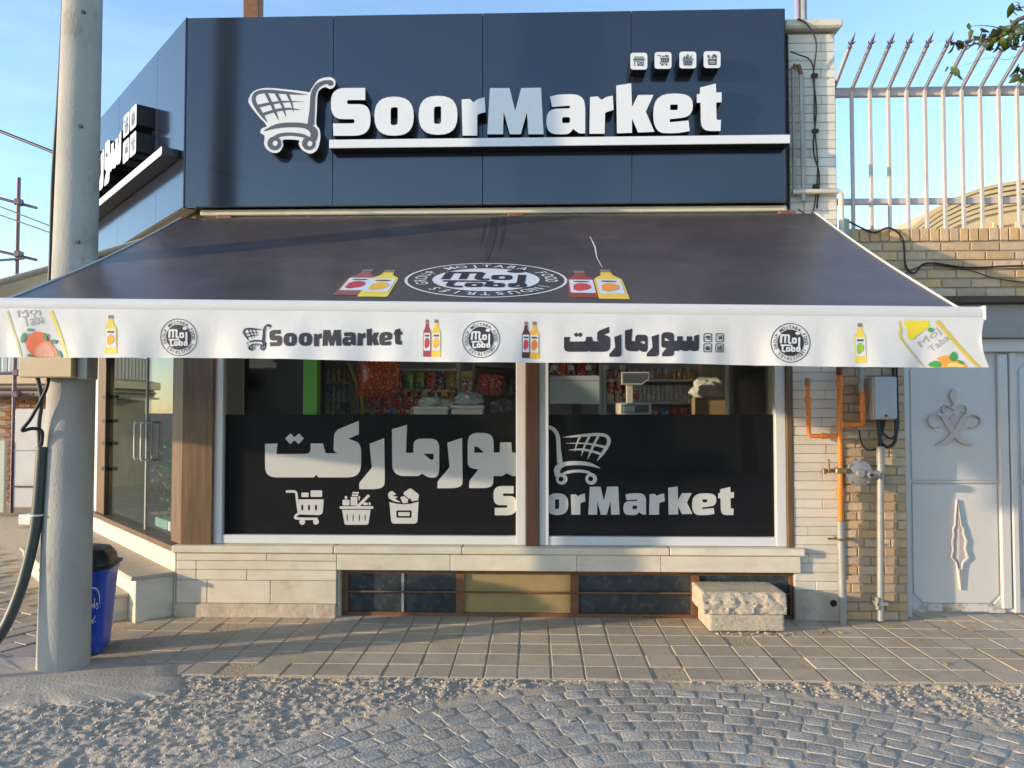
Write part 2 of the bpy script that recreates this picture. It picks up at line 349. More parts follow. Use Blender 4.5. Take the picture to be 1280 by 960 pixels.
# ---- side street paving on the left, narrow pavers laid at an angle
sp = MB(); sp.box(-16, -2.79, -1.6, 14, -.069, -.014)
side = struct(sp.mk('side_pavement', M['joint'], smooth=0))
pm = []
for k in range(3):
    b = MB(); b.bbox(-.147, .147, -.068, .068, -.03, 0, .006); me = b.mesh('paver', 0); me.materials.append(M['paver']); pm.append(me)
ang = R(64); ca, sa = math.cos(ang), math.sin(ang); cnt = 0; far_p = MB()
def inv(p):
    v = Vector(p) - EYE; d = v.dot(_FW); return (640 + FPX * v.dot(_RT) / d, 480 - FPX * v.dot(_UP) / d, d)
UX, NX = Vector((-.674, .738, 0)), Vector((-.738, -.674, 0)); C0 = Vector((-2.70, 0, 0))
cands = []
for i in range(-70, 70):
    for j in range(-70, 70):
        lx = i * .305 + (.15 if j % 2 else 0); ly = j * .146
        x = -4.6 + lx * ca - ly * sa; y = 1.2 + lx * sa + ly * ca
        d = Vector((x, y, 0)) - C0; a, o = d.dot(UX), d.dot(NX)
        if o < .72 and a > -.25: continue
        if o < .1: continue
        if y < -1.5 or y > 9 or x < -12 or x > -2.86: continue
        sx, sy, dep = inv((x, y, 0))
        cands.append((0 if (-40 < sx < 215 and dep < 11) else 1, dep, x, y))
cands.sort()
for n, (vis, dep, x, y) in enumerate(cands):
    z = random.uniform(-.006, .002)
    if vis == 0 and cnt < 290:
        ob('paver', random.choice(pm), None, side, (x, y, z), (random.uniform(-.01, .01), random.uniform(-.01, .01), ang + random.uniform(-.015, .015))); cnt += 1
    elif dep < 16:
        far_p.bbox(-.147, .147, -.068, .068, -.03, z, .006, Matrix.Translation((x, y, 0)) @ Matrix.Rotation(ang, 4, 'Z'))
fp = far_p.mk('far_pavers', M['paver'], side, 0); fp['kind'] = 'stuff'

# ---- the road: mortar and rubble, with grey setts laid in arcs
RC = Vector((.656, -3.69)); RR = 2.36
def fbm(x, y, s, o=4): return noise.fractal(Vector((x * s, y * s, 3.7)), 1.0, 2.0, o)
def road_h(x, y):
    r = (Vector((x, y)) - RC).length; k = min(1, max(0, (r - RR + .05) / .12))
    edge = min(1, max(0, (-1.285 - y) / .04))
    rough = .009 * fbm(x, y, 3.5) + .006 * fbm(x + 9, y, 13) + .0075 * fbm(x, y + 5, 34, 4) - .004
    wx = x + .03 * noise.noise(Vector((x * 5, y * 5, 1))) - (y + 1.28) * (.75 if x < -.6 else .10); wy = y + .025 * noise.noise(Vector((x * 6, y * 6, 8)))
    px_w = (wx + 2.58) / .132 % 1.0; py_w = wy / .112 % 1.0; nk = max(0, .55 + 1.1 * noise.noise(Vector((x * 3.1, y * 3.1, 4))))
    rough += nk * (.010 * math.exp(-(min(px_w, 1 - px_w) / .13) ** 2) + .007 * math.exp(-(min(py_w, 1 - py_w) / .13) ** 2) - .004) * .8   # mortar ridges left where setts are gone
    ph = ((x + 2.58) / TW + .5) % 1.0                                   # joints of the lost tiles run on into the rubble
    rough += (.010 * math.exp(-((min(ph, 1 - ph)) / .11) ** 2)) * math.exp(-(max(0, -1.28 - y)) / .35)
    bed = .0004 + .0012 * fbm(x, y, 26, 3)
    return (rough * k + bed * (1 - k)) * edge + (-.020) * (1 - edge)
def apron_in(x, y): return False
rb = MB(); NXg, NYg = 960, 240; x0, x1, y0, y1 = -4.6, 5.6, -4.6, -1.28; vs_ = []
for j in range(NYg + 1):
    t = j / NYg; y = y1 + (y0 - y1) * (t ** 1.7)
    for i in range(NXg + 1):
        x = x0 + (x1 - x0) * i / NXg; vs_.append((x, y, road_h(x, y)))
F = [(j * (NXg + 1) + i, (j + 1) * (NXg + 1) + i, (j + 1) * (NXg + 1) + i + 1, j * (NXg + 1) + i + 1) for j in range(NYg) for i in range(NXg)]
rb.add(vs_, F)
me = rb.mesh('road', 0); me.polygons.foreach_set('use_smooth', [True] * len(me.polygons))
road = struct(ob('road', me, M['rubble']))
rd = MB(); rd.add([(-60, -16, -.045), (60, -16, -.045), (60, -1.3, -.045), (-60, -1.3, -.045)], [(0, 1, 2, 3)])
struct(rd.mk('road_margin', M['earth'], smooth=0))
# setts
sm_ = []
for k in range(6):
    rs = random.Random(k); b = bmesh.new()
    hw, hd = .0535 + rs.uniform(-.005, .003), .0462 + rs.uniform(-.004, .003)
    base = [(-hw, -hd), (hw, -hd), (hw, hd), (-hw, hd)]
    base = [(x + rs.uniform(-.006, .006), y + rs.uniform(-.006, .006)) for x, y in base]
    rings = []
    for (s, z) in ((1.0, -.045), (1.0, .0015), (.975, .0035), (.92, .004)):
        out = rp([(x * s, y * s, .014 * s) for x, y in base], 2); rings.append([b.verts.new((p.x, p.y, z + rs.uniform(-.0015, .0015))) for p in out])
    for A, B in zip(rings, rings[1:]):
        n = len(A)
        for i in range(n): b.faces.new((A[i], A[(i + 1) % n], B[(i + 1) % n], B[i]))
    b.faces.new(rings[-1]); me = bpy.data.meshes.new('sett'); b.to_mesh(me); b.free()
    me.polygons.foreach_set('use_smooth', [True] * len(me.polygons)); me.set_sharp_from_angle(angle=R(50)); me.materials.append(M['sett']); sm_.append(me)
setts = []
for i in range(16):
    r = RR - .06 - .109 * i
    if r < .2: break
    stp = .122 / r; n = int(2.9 / stp); off = random.random() * stp
    for k in range(-n // 2, n // 2 + 1):
        a = k * stp + off; x = RC.x + r * math.sin(a); y = RC.y + r * math.cos(a)
        if y > -1.36 or not (-4 < x < 5): continue
        if i == 0 and random.random() < .30: continue
        sx, sy, dep = inv((x, y, 0)); setts.append(((0 if (-20 < sx < 1300 and sy < 985) else 1), dep, x, y, -a))
setts.sort(); far_s = MB(); cnt = 0
for (vis, dep, x, y, a) in setts:
    me = random.choice(sm_); loc = (x + random.uniform(-.004, .004), y + random.uniform(-.004, .004), random.uniform(-.0025, .0015)); rot = (random.uniform(-.018, .018), random.uniform(-.018, .018), a + random.uniform(-.05, .05))
    if vis == 0 and cnt < 300: ob('sett', me, None, road, loc, rot); cnt += 1
    else:
        Mx = Matrix.Translation(loc) @ Matrix.Rotation(rot[2], 4, 'Z'); far_s.add([Mx @ v.co for v in me.vertices], [tuple(p.vertices) for p in me.polygons])
fs_ = far_s.mk('far_setts', M['sett'], road, 50); fs_['kind'] = 'stuff'
# loose chips and broken stone in the rubble
ch = MB(); rs = random.Random(11)
def chip(mb, x, y, z, s):
    pts = []
    for (a, b_, c) in ((1, 0, 0), (-1, 0, 0), (0, 1, 0), (0, -1, 0), (0, 0, .7), (0, 0, -.5)): pts.append(Vector((a * s * rs.uniform(.6, 1.3), b_ * s * rs.uniform(.6, 1.3), c * s * rs.uniform(.6, 1.2))))
    q = Matrix.Rotation(rs.uniform(0, 6.3), 3, 'Z') @ Matrix.Rotation(rs.uniform(-.6, .6), 3, 'X')
    mb.add([q @ p + Vector((x, y, z)) for p in pts], [(0, 2, 4), (2, 1, 4), (1, 3, 4), (3, 0, 4), (2, 0, 5), (1, 2, 5), (3, 1, 5), (0, 3, 5)])
for k in range(7500):
    x = rs.uniform(-3.4, 3.6); y = -1.29 - abs(rs.gauss(0, .35)) if rs.random() < .6 else rs.uniform(-2.6, -1.3)
    r = (Vector((x, y)) - RC).length
    if r < RR + .0 and rs.random() > .03: continue
    s = rs.choice((.003, .004, .005, .006, .008, .011, .015)); chip(ch, x, y, road_h(x, y) + s * .15, s)
for k in range(260):
    x = rs.uniform(-2.6, 3.4); y = rs.uniform(-1.27, -.02); s = rs.uniform(.002, .005); chip(ch, x, y, s * .4, s)
tag(ch.mk('stone_chips', M['rubble_stone'], None, 0), 'loose broken stone chips scattered over the rubble strip', 'gravel', kind='stuff')
# poured concrete round the foot of the pole
ap = [(-4.2, -.86), (-3.4, -.93), (-3.05, -1.0), (-2.72, -.97), (-2.45, -1.0), (-2.2, -1.08), (-2.12, -1.24), (-2.0, -1.36), (-1.97, -1.56), (-2.1, -1.68), (-2.35, -1.78), (-2.6, -1.80), (-2.9, -1.84), (-3.3, -1.86), (-4.2, -1.9)]
loop = cat([Vector((x, y, 0)) for x, y in ap], True, 6); rng = random.Random(3)
loop = cat(loop, True, 3); loop = [p + Vector((.05 * noise.fractal(p * 5, 1, 2, 4), .05 * noise.fractal(p * 5 + Vector((5, 5, 5)), 1, 2, 4), 0)) for p in loop]
a_ = MB(); cen = Vector((-2.9, -1.4, 0)); rings = []
for s, z in ((1.0, -.03), (.98, -.006), (.93, .004), (.8, .010), (.6, .014), (.4, .018), (.2, .022), (.03, .024)):
    rings.append([cen + (p - cen) * s + Vector((0, 0, z + (.006 * noise.noise(p * 5 * s) if s < .98 else 0))) for p in loop])
n = len(loop); a_.add([p for r_ in rings for p in r_], [(i * n + k, i * n + (k + 1) % n, (i + 1) * n + (k + 1) % n, (i + 1) * n + k) for i in range(len(rings) - 1) for k in range(n)] + [tuple(range((len(rings) - 1) * n, len(rings) * n))])
struct(a_.mk('concrete_apron', M['apron'], smooth=60))

# ================================================================ the shop building
shop = thing('shop_building', 'corner shop of pale marble with wide shop windows and an angled corner entrance', 'building', (-.4, .05, 0))
def part(mb, name, m, parent=shop, **k): return mb.mk(name, M[m] if isinstance(m, str) else m, parent, **k)
def P3(a, o, z): return C0 + UX * a + NX * o + Vector((0, 0, z))                   # along the bevelled corner wall, outwards, up
MC = Matrix(((UX.x, NX.x, 0, C0.x), (UX.y, NX.y, 0, C0.y), (0, 0, 1, 0), (0, 0, 0, 1)))
CH = 3.1; FL = .44
endC = C0 + UX * CH
# shell
b = MB(); b.box(-2.55, 1.9, .12, .3, 2.30, 4.45); part(b, 'upper_wall', 'mortar_pale', smooth=0)
b = MB(); b.box(.05, CH, -.3, -.1, 2.42, 4.45, MC); part(b, 'corner_upper_wall', 'mortar_pale', smooth=0)
b = MB(); b.box(endC.x - .1, endC.x + .15, endC.y, 5.0, 0, 4.45); part(b, 'side_wall', 'marble_tile', smooth=0)
b = MB(); b.box(endC.x + .15, 2.26, 4.8, 5.0, 0, 4.45); part(b, 'back_wall', plain('interior_wall', (.80, .78, .74)), smooth=0)
b = MB(); b.box(1.905, 2.255, .4, 4.8, 0, 4.35); part(b, 'party_wall', 'interior_wall', smooth=0)
floor_poly = [(-2.6, .1), (1.9, .1), (1.9, 4.8), (endC.x + .15, 4.8), (endC.x + .15, endC.y), (endC.x + .2, endC.y - .02)]
def prism(mb, poly, z0, z1):
    n = len(poly); mb.add([(x, y, z0) for x, y in poly] + [(x, y, z1) for x, y in poly], [tuple(reversed(range(n))), tuple(range(n, 2 * n))] + [(i, (i + 1) % n, n + (i + 1) % n, n + i) for i in range(n)]); return mb
fpoly = [(-2.62, .09), (1.9, .09), (1.9, 4.8), (endC.x + .16, 4.8), (endC.x + .16, endC.y + .1)]
part(prism(MB(), fpoly, .02, FL), 'floor', plain('interior_floor', (.68, .65, .60), .3), smooth=0)
part(prism(MB(), [(-2.5, .31), (1.9, .31), (1.9, 4.8), (endC.x + .16, 4.8), (endC.x + .16, endC.y + .3)], 2.85, 2.95), 'ceiling', plain('interior_ceiling', (.78, .78, .76)), smooth=0)
part(prism(MB(), [(-2.5, .13), (1.9, .13), (1.9, 5.0), (endC.x - .1, 5.0), (endC.x - .05, endC.y + .2)], 4.30, 4.44), 'roof', 'apron', smooth=0)
# plinth of marble slabs
def slab(x0, x1, y0, y1, z0, z1, m='marble', name='slab', parent=shop, bv=.004):
    g_ = .0015; b = MB(); b.bbox(x0 + g_, x1 - g_, y0, y1, z0 + g_, z1 - g_, bv); return part(b, name, m, parent)
b = MB(); b.box(-2.69, -1.50, -.012, .11, 0, .474); b.box(-1.50, 1.925, -.012, .11, .35, .474); plinth = part(b, 'plinth', 'mortar_pale', smooth=0)
PY = -.032
for (xs, z0, z1) in (([-2.705, -2.02, -1.492], .415, .474), ([-2.705, -2.555, -1.492], .348, .415), ([-2.705, -2.555, -2.17, -1.492], .27, .348), ([-2.705, -2.47, -1.99, -1.492], .098, .27)):
    for a, c in zip(xs, xs[1:]): slab(a, c, PY, -.0125, z0, z1, parent=plinth)
xs = [-1.492, -.64, .30, .92, 1.94]
for a, c in zip(xs, xs[1:]): slab(a, c, PY, -.0125, .350, .474, parent=plinth)
bs = MB(); bs.bbox(-2.715, -1.49, PY - .012, -.0125, -.03, .097, .012); part(bs, 'base_stone', 'rough_stone', plinth)
b = MB(); b.box(-1.492, -1.47, -.0122, .10, -.03, .349); part(b, 'reveal', 'rough_stone', plinth, smooth=0)
xs = [-2.735, -1.51, -.55, .98, 1.965]
for a, c in zip(xs, xs[1:]): slab(a, c, -.058, .115, .4755, .533, name='sill', bv=.007)
# basement windows
bf = MB(); bf.box(-1.468, 1.925, .05, .085, .312, .349); bf.box(-1.468, 1.925, .05, .085, -.02, .022)
bwin = part(bf, 'basement_window', 'rust', smooth=0)
mull = [-1.468, -.575, .285, 1.185, 1.925]
for i, x in enumerate(mull):
    w = .03 if 0 < i < 4 else .022; xa = x if i == 0 else (x - 2 * w if i == 4 else x - w)
    b = MB(); b.box(xa, xa + 2 * w, .044, .086, .0215, .3125); part(b, 'mullion', 'rust', bwin, smooth=0)
for i, m in enumerate(('dusty_glass', 'tan_board', 'dusty_glass', 'dusty_glass')):
    b = MB(); b.box(mull[i] + .03, mull[i + 1] - .03, .066, .074, .023, .311); part(b, 'pane', m, bwin, smooth=0, label='tan filmed pane' if i == 1 else None)
b = MB(); b.box(-1.02, -1.0, .058, .0655, .023, .311); part(b, 'glazing_bar', 'galv', bwin, smooth=0)
b = MB(); b.tube([(-1.468, .036, .178), (1.925, .036, .183)], .007, 8); part(b, 'guard_rod', 'rust', bwin)
b = MB(); b.box(-1.47, 1.93, .09, .11, -.03, .35); part(b, 'window_back', 'film', bwin, smooth=0)
# big shop windows
GY = .055
def frame(xa, xb, za, zb, y0=.025, y1=.095, parent=None): b = MB(); b.bbox(xa, xb, y0, y1, za, zb, .003); return part(b, 'frame_bar', 'white_frame', parent)
wins = []
for (xa, xb, fa, fb, joint) in ((-2.455, -.08, -2.388, -.152, -.985), (.021, 1.857, .093, 1.782, .415)):
    fm = MB(); fm.bbox(xa, fa, .02, .095, .534, 2.30, .003)
    win = part(fm, 'shop_window', 'white_frame')
    frame(fb, xb, .534, 2.30, .02, .095, win); frame(fa + .001, fb - .001, .534, .60, .028, .09, win); frame(fa + .001, fb - .001, 2.24, 2.30, .028, .09, win)
    for (p, q) in ((fa, joint - .0015), (joint + .0015, fb)):
        b = MB(); b.box(p, q, GY, GY + .008, .60, 2.24); part(b, 'pane', 'glass', win, smooth=0)
    b = MB(); b.box(fa, fb, .074, .077, .60, 1.512); film = part(b, 'film', 'film', win, smooth=0)
    wins.append((win, film))
b = MB(); b.bbox(-.079, .020, .0, .13, .534, 2.30, .004); part(b, 'post', 'dark_post', label='dark brown worn centre post')
b = MB(); b.bbox(1.858, 1.902, .0, .13, .534, 2.30, .003); part(b, 'post', 'brown_post')
pier = [(C0.x + .012, C0.y - .004), (-2.457, -.004), (-2.457, .14), (-2.66, .30), (C0.x + UX.x * .21, C0.y + UX.y * .21)]
part(prism(MB(), pier, .5335, 2.42), 'corner_post', 'brown_post', smooth=0)
b = MB(); b.box(-2.457, -2.449, .0, .02, .535, 2.3); part(b, 'post_trim', 'rust', smooth=0)
# lintel over the windows, behind the awning
b = MB(); b.box(-2.46, 1.9, .02, .119, 2.301, 3.06); part(b, 'lintel', 'mortar_pale', smooth=0)
# marble clad pillar at the right end
b = MB(); b.box(1.906, 2.25, .03, .399, -.03, 4.40); pil = part(b, 'pillar', 'mortar_pale', smooth=0)
tmesh = {}
for k in range(62):
    z0 = .215 + k * .0672
    if z0 > 4.33: break
    sp_ = None if k % 3 else 1.905 + .345 * random.choice((.3, .45, .62, .7))
    segs = [(1.905, 2.252)] if sp_ is None else [(1.905, sp_), (sp_, 2.252)]
    for (xa, xb) in segs:
        dy = random.uniform(-.0025, .001); w = round(xb - xa, 3)
        if w not in tmesh:
            b = MB(); b.bbox(-w / 2 + .0012, w / 2 - .0012, 0, .022, .0012, .066, .003); tmesh[w] = b.mesh('tile', 0); tmesh[w].materials.append(M['marble_tile'])
        ob('tile', tmesh[w], None, pil, ((xa + xb) / 2, .008 + dy, z0))
b = MB(); b.bbox(1.902, 2.256, .004, .032, -.03, .214, .01); part(b, 'cement_base', 'rough_stone', pil)
b = MB(); b.box(2.2535, 2.266, .0, .09, .3, 2.9); part(b, 'edge_trim', 'marble', pil, smooth=0)
b = MB(); b.lathe([(.026, 0), (.026, .02)], 14, Matrix.Translation((2.185, .0235, .125)) @ Matrix.Rotation(R(90), 4, 'X')); part(b, 'drain_hole', 'black_rubber', pil)
b = MB(); b.bbox(1.86, 2.295, -.055, .42, 4.405, 4.475, .015); part(b, 'cap_stone', 'marble', pil)
# ---- bevelled corner: plinth, threshold, glass front, door
b = MB(); b.box(-.0, CH, -.16, .004, -.03, .468, MC); cpl = part(b, 'corner_plinth', 'mortar_pale', smooth=0)
for a0, a1 in ((.004, .62), (.62, 1.32), (1.32, 2.05), (2.05, CH)):
    b = MB(); b.bbox(a0 + .0015, a1 - .0015, .0045, .03, -.03, .467, .004, MC); part(b, 'slab', 'marble', cpl)
b = MB(); b.bbox(.0, CH, -.14, .036, .4685, .512, .004, MC); part(b, 'threshold', 'brown_post', cpl)
for a0, a1, m, o0 in ((2.32, 2.62, 'brown_post', .0), (1.02, 1.05, 'galv', -.03)):
    b = MB(); b.bbox(a0, a1, -.12 if a0 > 2 else -.055, o0, .5125, 2.42, .004, MC); part(b, 'post' if a0 > 2 else 'door_rail', m, cpl)
b = MB(); b.bbox(2.63, 2.72, -.06, -.0, .5125, 2.42, .004, MC); part(b, 'white_jamb', 'white_frame', cpl)
b = MB(); b.box(.24, 1.015, -.05, -.040, .515, 2.41, MC); part(b, 'pane', 'glass', cpl, smooth=0)
b = MB(); b.box(1.055, 2.315, -.05, -.040, .515, 2.41, MC); part(b, 'pane', 'door_glass', cpl, smooth=0, label='dusty green tinted door pane')
for a0 in (.93, 1.13):
    b = MB(); b.tube([P3(a0, -.05, 1.12), P3(a0, .03, 1.12), P3(a0, .035, 1.14), P3(a0, .035, 1.42), P3(a0, .03, 1.44), P3(a0, -.05, 1.44)], .009, 8); part(b, 'door_handle', 'white_frame', cpl)
for z in (.95, 1.2, 1.42, 1.66):
    b = MB(); b.bbox(2.22, 2.36, -.02, .02, z, z + .035, .004, MC); part(b, 'hinge', 'bin_lid', cpl)
# steps to the corner door
st = thing('door_steps', 'stone step and landing leading up to the glass corner door', 'steps', P3(.1, .3, 0))
b = MB(); b.bbox(.02, 2.95, .031, .30, -.03, .298, .004, MC); part(b, 'riser', 'marble', st)
b = MB(); b.bbox(-.0, 2.97, .0315, .335, .299, .328, .004, MC); part(b, 'landing_slab', 'block', st)
b = MB(); b.bbox(.20, 2.95, .301, .58, -.03, .148, .004, MC); part(b, 'lower_riser', 'marble', st)
b = MB(); b.bbox(.18, 2.97, .3015, .605, .149, .176, .004, MC); part(b, 'tread_slab', 'block', st)
# ================================================================ outlines traced once, used wherever the mark stands
def sc(pts, ox, oy, s): return [(ox + p[0] / s, oy + p[1] / s) + ((p[2] / s,) if len(p) > 2 else ()) for p in pts]
A = lambda p: rp(sc(p, 405, 95, 6.4), 6); B = lambda p: rp(sc(p, 600, 95, 7.111), 6); Cc = lambda p: rp(sc(p, 760, 95, 8.0), 6)
LET = [
 ('S', A([(330, 95), (330, 192), (185, 192, 14), (185, 225, 14), (372, 225, 120), (372, 478, 140), (75, 478), (72, 380), (243, 378, 12), (243, 345, 12), (55, 345, 125), (55, 95, 120)]), []),
 ('o', A([(403, 165, 170), (718, 165, 170), (718, 478, 170), (403, 478, 170)]), [A([(533, 250, 26), (590, 250, 12), (590, 392, 26), (533, 392, 20)])]),
 ('o', A([(757, 158, 170), (1068, 158, 170), (1068, 470, 170), (757, 470, 170)]), [A([(880, 243, 26), (937, 243, 12), (937, 383, 26), (880, 383, 20)])]),
 ('r', rp([(577, 124.2), (587.5, 123.5, 1), (591.5, 128, 1), (597, 124, 3), (605.7, 121.5), (607, 140), (596.5, 143, 3), (596.5, 169.5), (578.3, 169.5)]), []),
 ('M', B([(88, 107), (262, 107), (313, 312), (366, 107), (542, 103), (565, 518), (430, 518), (418, 322), (362, 518), (265, 518), (210, 318), (205, 518), (65, 518)]), []),
 ('a', B([(622, 183), (700, 162, 80), (935, 162, 130), (935, 510), (882, 510), (828, 470, 10), (790, 518, 40), (590, 518, 120), (590, 290, 110), (800, 288, 14), (800, 263, 14), (640, 275)]), [B([(730, 365, 22), (800, 365, 18), (800, 418, 22), (730, 418, 14)])]),
 ('r', B([(978, 187), (1045, 180, 4), (1080, 212, 6), (1125, 185, 15), (1180, 175), (1188, 300), (1112, 325, 15), (1107, 513), (972, 513)]), []),
 ('k', Cc([(82, 95), (232, 72), (240, 310), (300, 190), (455, 188), (378, 358), (465, 558), (300, 565), (240, 425), (240, 568), (90, 573)]), []),
 ('e', Cc([(452, 175, 200), (848, 175, 170), (848, 405, 110), (618, 432, 6), (618, 462, 6), (805, 445), (818, 550), (700, 572, 60), (452, 572, 200)]), [Cc([(622, 285, 14), (698, 285, 10), (698, 340, 14), (622, 340, 8)])]),
 ('t', Cc([(920, 115), (1078, 75), (1082, 165), (1137, 162), (1135, 262), (1082, 265), (1085, 440, 20), (1130, 438), (1125, 550), (930, 550, 110), (925, 268), (888, 268), (888, 180), (918, 180)]), [])]
K = lambda p: sc(p, 300, 90, 8.73)
CART_OUT = cat([Vector(p) for p in K([(92, 310), (130, 230), (200, 188), (320, 175), (560, 195), (700, 212), (762, 218), (785, 175), (850, 90), (930, 60), (1000, 60), (1040, 100), (1030, 160), (980, 185), (930, 165), (870, 195), (845, 260), (838, 420), (832, 568), (868, 630), (876, 720), (850, 830), (800, 882), (740, 885), (670, 840), (640, 785), (645, 748), (560, 737), (468, 742), (470, 800), (430, 870), (360, 882), (290, 840), (262, 780), (268, 700), (222, 660), (240, 615), (290, 585), (200, 480), (115, 370)])], True, 4)
_k = [([(300, 548), (235, 460), (165, 350), (150, 280), (190, 228), (300, 212), (450, 222), (600, 236), (740, 248)], [6, 40, 46, 46, 42, 40, 36, 24, 3]),
      ([(285, 232), (345, 350), (385, 440), (425, 532)], [34, 32, 28, 3]), ([(395, 232), (455, 350), (480, 420), (502, 492)], [34, 28, 22, 3]), ([(515, 232), (556, 325), (572, 380), (585, 435)], [30, 22, 14, 3]),
      ([(190, 375), (330, 345), (480, 325), (690, 325)], [34, 28, 20, 3]), ([(235, 470), (370, 425), (520, 402), (660, 412)], [34, 30, 26, 3]),
      ([(985, 118), (930, 112), (850, 150), (800, 240), (788, 400), (772, 580)], [52, 42, 50, 52, 56, 72]),
      ([(262, 642), (400, 592), (560, 577), (720, 592), (805, 650), (800, 745)], [8, 46, 52, 56, 82, 66]),
      ([(330, 752), (400, 702), (480, 682), (580, 680), (700, 700), (790, 745)], [20, 34, 36, 36, 36, 10])]
CART = [stroke(K(p), [w / 8.73 for w in ws]) for p, ws in _k] + [(circ(343, 179.3, 8.6), [circ(343.7, 179.1, 3.6, 14)]), (circ(386, 179.3, 8.4), [circ(387, 179.6, 3.6, 14)]), circ(412.8, 103.8, 3.6)]
# Persian word, right to left: sin-vav, re, mim-alef, re, kaf-te
W6 = lambda p: rp(sc(p, 320, 520, 7.53), 6); W7 = lambda p: rp(sc(p, 480, 520, 7.53), 6)
FA = [
 (W6([(85, 262, 4), (202, 258, 3), (192, 358, 3), (490, 356, 20), (512, 330, 10), (515, 258, 6), (630, 258, 6), (655, 350, 10), (768, 352, 2), (730, 325, 6), (735, 140, 70), (968, 45), (968, 172), (868, 215, 2), (990, 255, 90), (988, 578, 130), (585, 578), (568, 552), (545, 578), (85, 578, 110)]), []),
 (W6([(325, 163), (362, 200), (405, 163), (450, 212), (402, 265), (362, 228), (322, 265), (273, 212)]), []),
 (W6([(1068, 262, 5), (1207, 208), (1212, 560), (1210, 690, 130), (972, 688), (972, 630, 10), (1090, 485, 3)]), []),
 (W7([(75, 125), (218, 82), (207, 347), (276, 347, 5), (278, 213, 85), (520, 213, 90), (520, 578, 100), (420, 580, 30), (360, 542, 5), (322, 565, 3), (78, 565, 120)]), [W7([(370, 355), (467, 355, 8), (467, 412, 25), (440, 412, 10)])]),
 (W7([(595, 252, 6), (735, 205), (740, 560), (740, 680, 125), (503, 680), (505, 615, 10), (618, 480, 3)]), []),
 (W7([(787, 158, 105), (1030, 158, 115), (1033, 345, 3), (1090, 342, 3), (1093, 248, 4), (1198, 248, 4), (1205, 345, 12), (1280, 345, 5), (1283, 248, 4), (1388, 248, 4), (1395, 345, 12), (1428, 345, 5), (1432, 238, 3), (1529, 205), (1529, 565, 90), (1400, 565), (1345, 540), (1300, 565), (1210, 565), (1155, 540), (1110, 565), (1032, 565), (1025, 680, 125), (800, 678), (805, 608, 5), (888, 503, 3), (787, 485, 60)]), [W7([(850, 285, 8), (885, 292, 8), (942, 345), (850, 345)])])]
I8 = lambda p: sc(p, 350, 600, 7.111)
def ir(x0, y0, x1, y1, r): q = I8([(x0, y0), (x1, y1)]); return rrect(q[0][0], q[0][1], q[1][0], q[1][1], r / 7.111, 4)
def ie(x, y, rx, ry): q = I8([(x, y)])[0]; return circ(q[0], q[1], rx / 7.111, 10, ry / 7.111)
def istk(p, w): return stroke(I8(p), w / 7.111)
ICON_CART = [istk([(52, 103), (128, 103), (146, 125), (150, 175)], 22), ir(190, 112, 255, 152, 8), ir(272, 92, 375, 150, 10),
  (rp(I8([(140, 172), (388, 172), (380, 300, 30), (345, 312), (158, 306)])), [ie(198, 245, 10, 28), ie(258, 245, 10, 28), ie(320, 245, 10, 28)]), istk([(162, 300), (138, 322), (155, 342), (335, 345)], 22), ie(198, 372, 27, 27), ie(320, 370, 27, 27)]
ICON_BASKET = [ir(530, 233, 830, 257, 11), (rp(I8([(552, 265), (805, 265), (785, 398, 20), (575, 398, 20)])), [ie(x, 335, 5, 33) for x in (597, 650, 705, 757)]), istk([(676, 250), (792, 135)], 25), ir(555, 175, 618, 226, 14), ir(576, 143, 598, 168, 6), ir(628, 150, 688, 226, 3), ir(644, 106, 700, 121, 3), ir(640, 128, 696, 143, 3), ir(738, 200, 780, 224, 10), ir(788, 198, 806, 224, 6), rp(I8([(698, 140, 8), (716, 150, 8), (700, 190)]))]
ICON_BAG = [(rp(I8([(972, 196), (1040, 212, 20), (1100, 217, 20), (1160, 212, 20), (1232, 192), (1220, 388, 32), (990, 388, 32)])), [ir(1034, 270, 1170, 336, 10)]), ir(1052, 286, 1152, 320, 4),
  rp(I8([(958, 120, 20), (995, 92, 22), (1034, 128, 6), (1000, 140, 5), (1050, 150, 8), (1022, 165, 4), (1075, 200), (1010, 190, 20), (965, 160, 15)])), rp(I8([(1100, 108, 10), (1160, 72, 12), (1236, 130, 12), (1228, 180, 5), (1168, 190, 5), (1162, 160, 4), (1150, 170, 4), (1100, 130, 8)])), rp(I8([(1068, 152, 10), (1102, 142, 10), (1140, 172, 6), (1134, 204), (1090, 206)]))]
ICON_SHOP = [ir(60, 92, 380, 130, 8), rp(I8([(40, 150, 6), (400, 150, 6), (420, 220, 20), (20, 220, 20)])), (rp(I8([(60, 235), (380, 235), (380, 398), (60, 398)])), [ir(90, 260, 170, 390, 6), ir(210, 255, 350, 350, 8)]), ir(235, 275, 330, 335, 6)]
ICONS = [(ICON_SHOP, 220), (ICON_CART, 220), (ICON_BASKET, 680), (ICON_BAG, 1098)]
def bounds(shapes):
    P_ = [p for s in shapes for p in (s[0] if isinstance(s, tuple) else s)]
    return min(p[0] for p in P_), min(p[1] for p in P_), max(p[0] for p in P_), max(p[1] for p in P_)
def fitter(shapes, x0, y0, x1, y1, keep=True, flip=False):
    """map outlines into the box x0..x1, y0..y1 of another outline frame"""
    a, b_, c, d = bounds(shapes); sx = (x1 - x0) / (c - a); sy = (y1 - y0) / (d - b_)
    if keep: sx = sy = min(sx, sy)
    cx, cy, ax, ay = (x0 + x1) / 2, (y0 + y1) / 2, (a + c) / 2, (b_ + d) / 2
    f = -1 if flip else 1
    return lambda p: Vector((cx + f * (p[0] - ax) * sx, cy + (p[1] - ay) * sy))
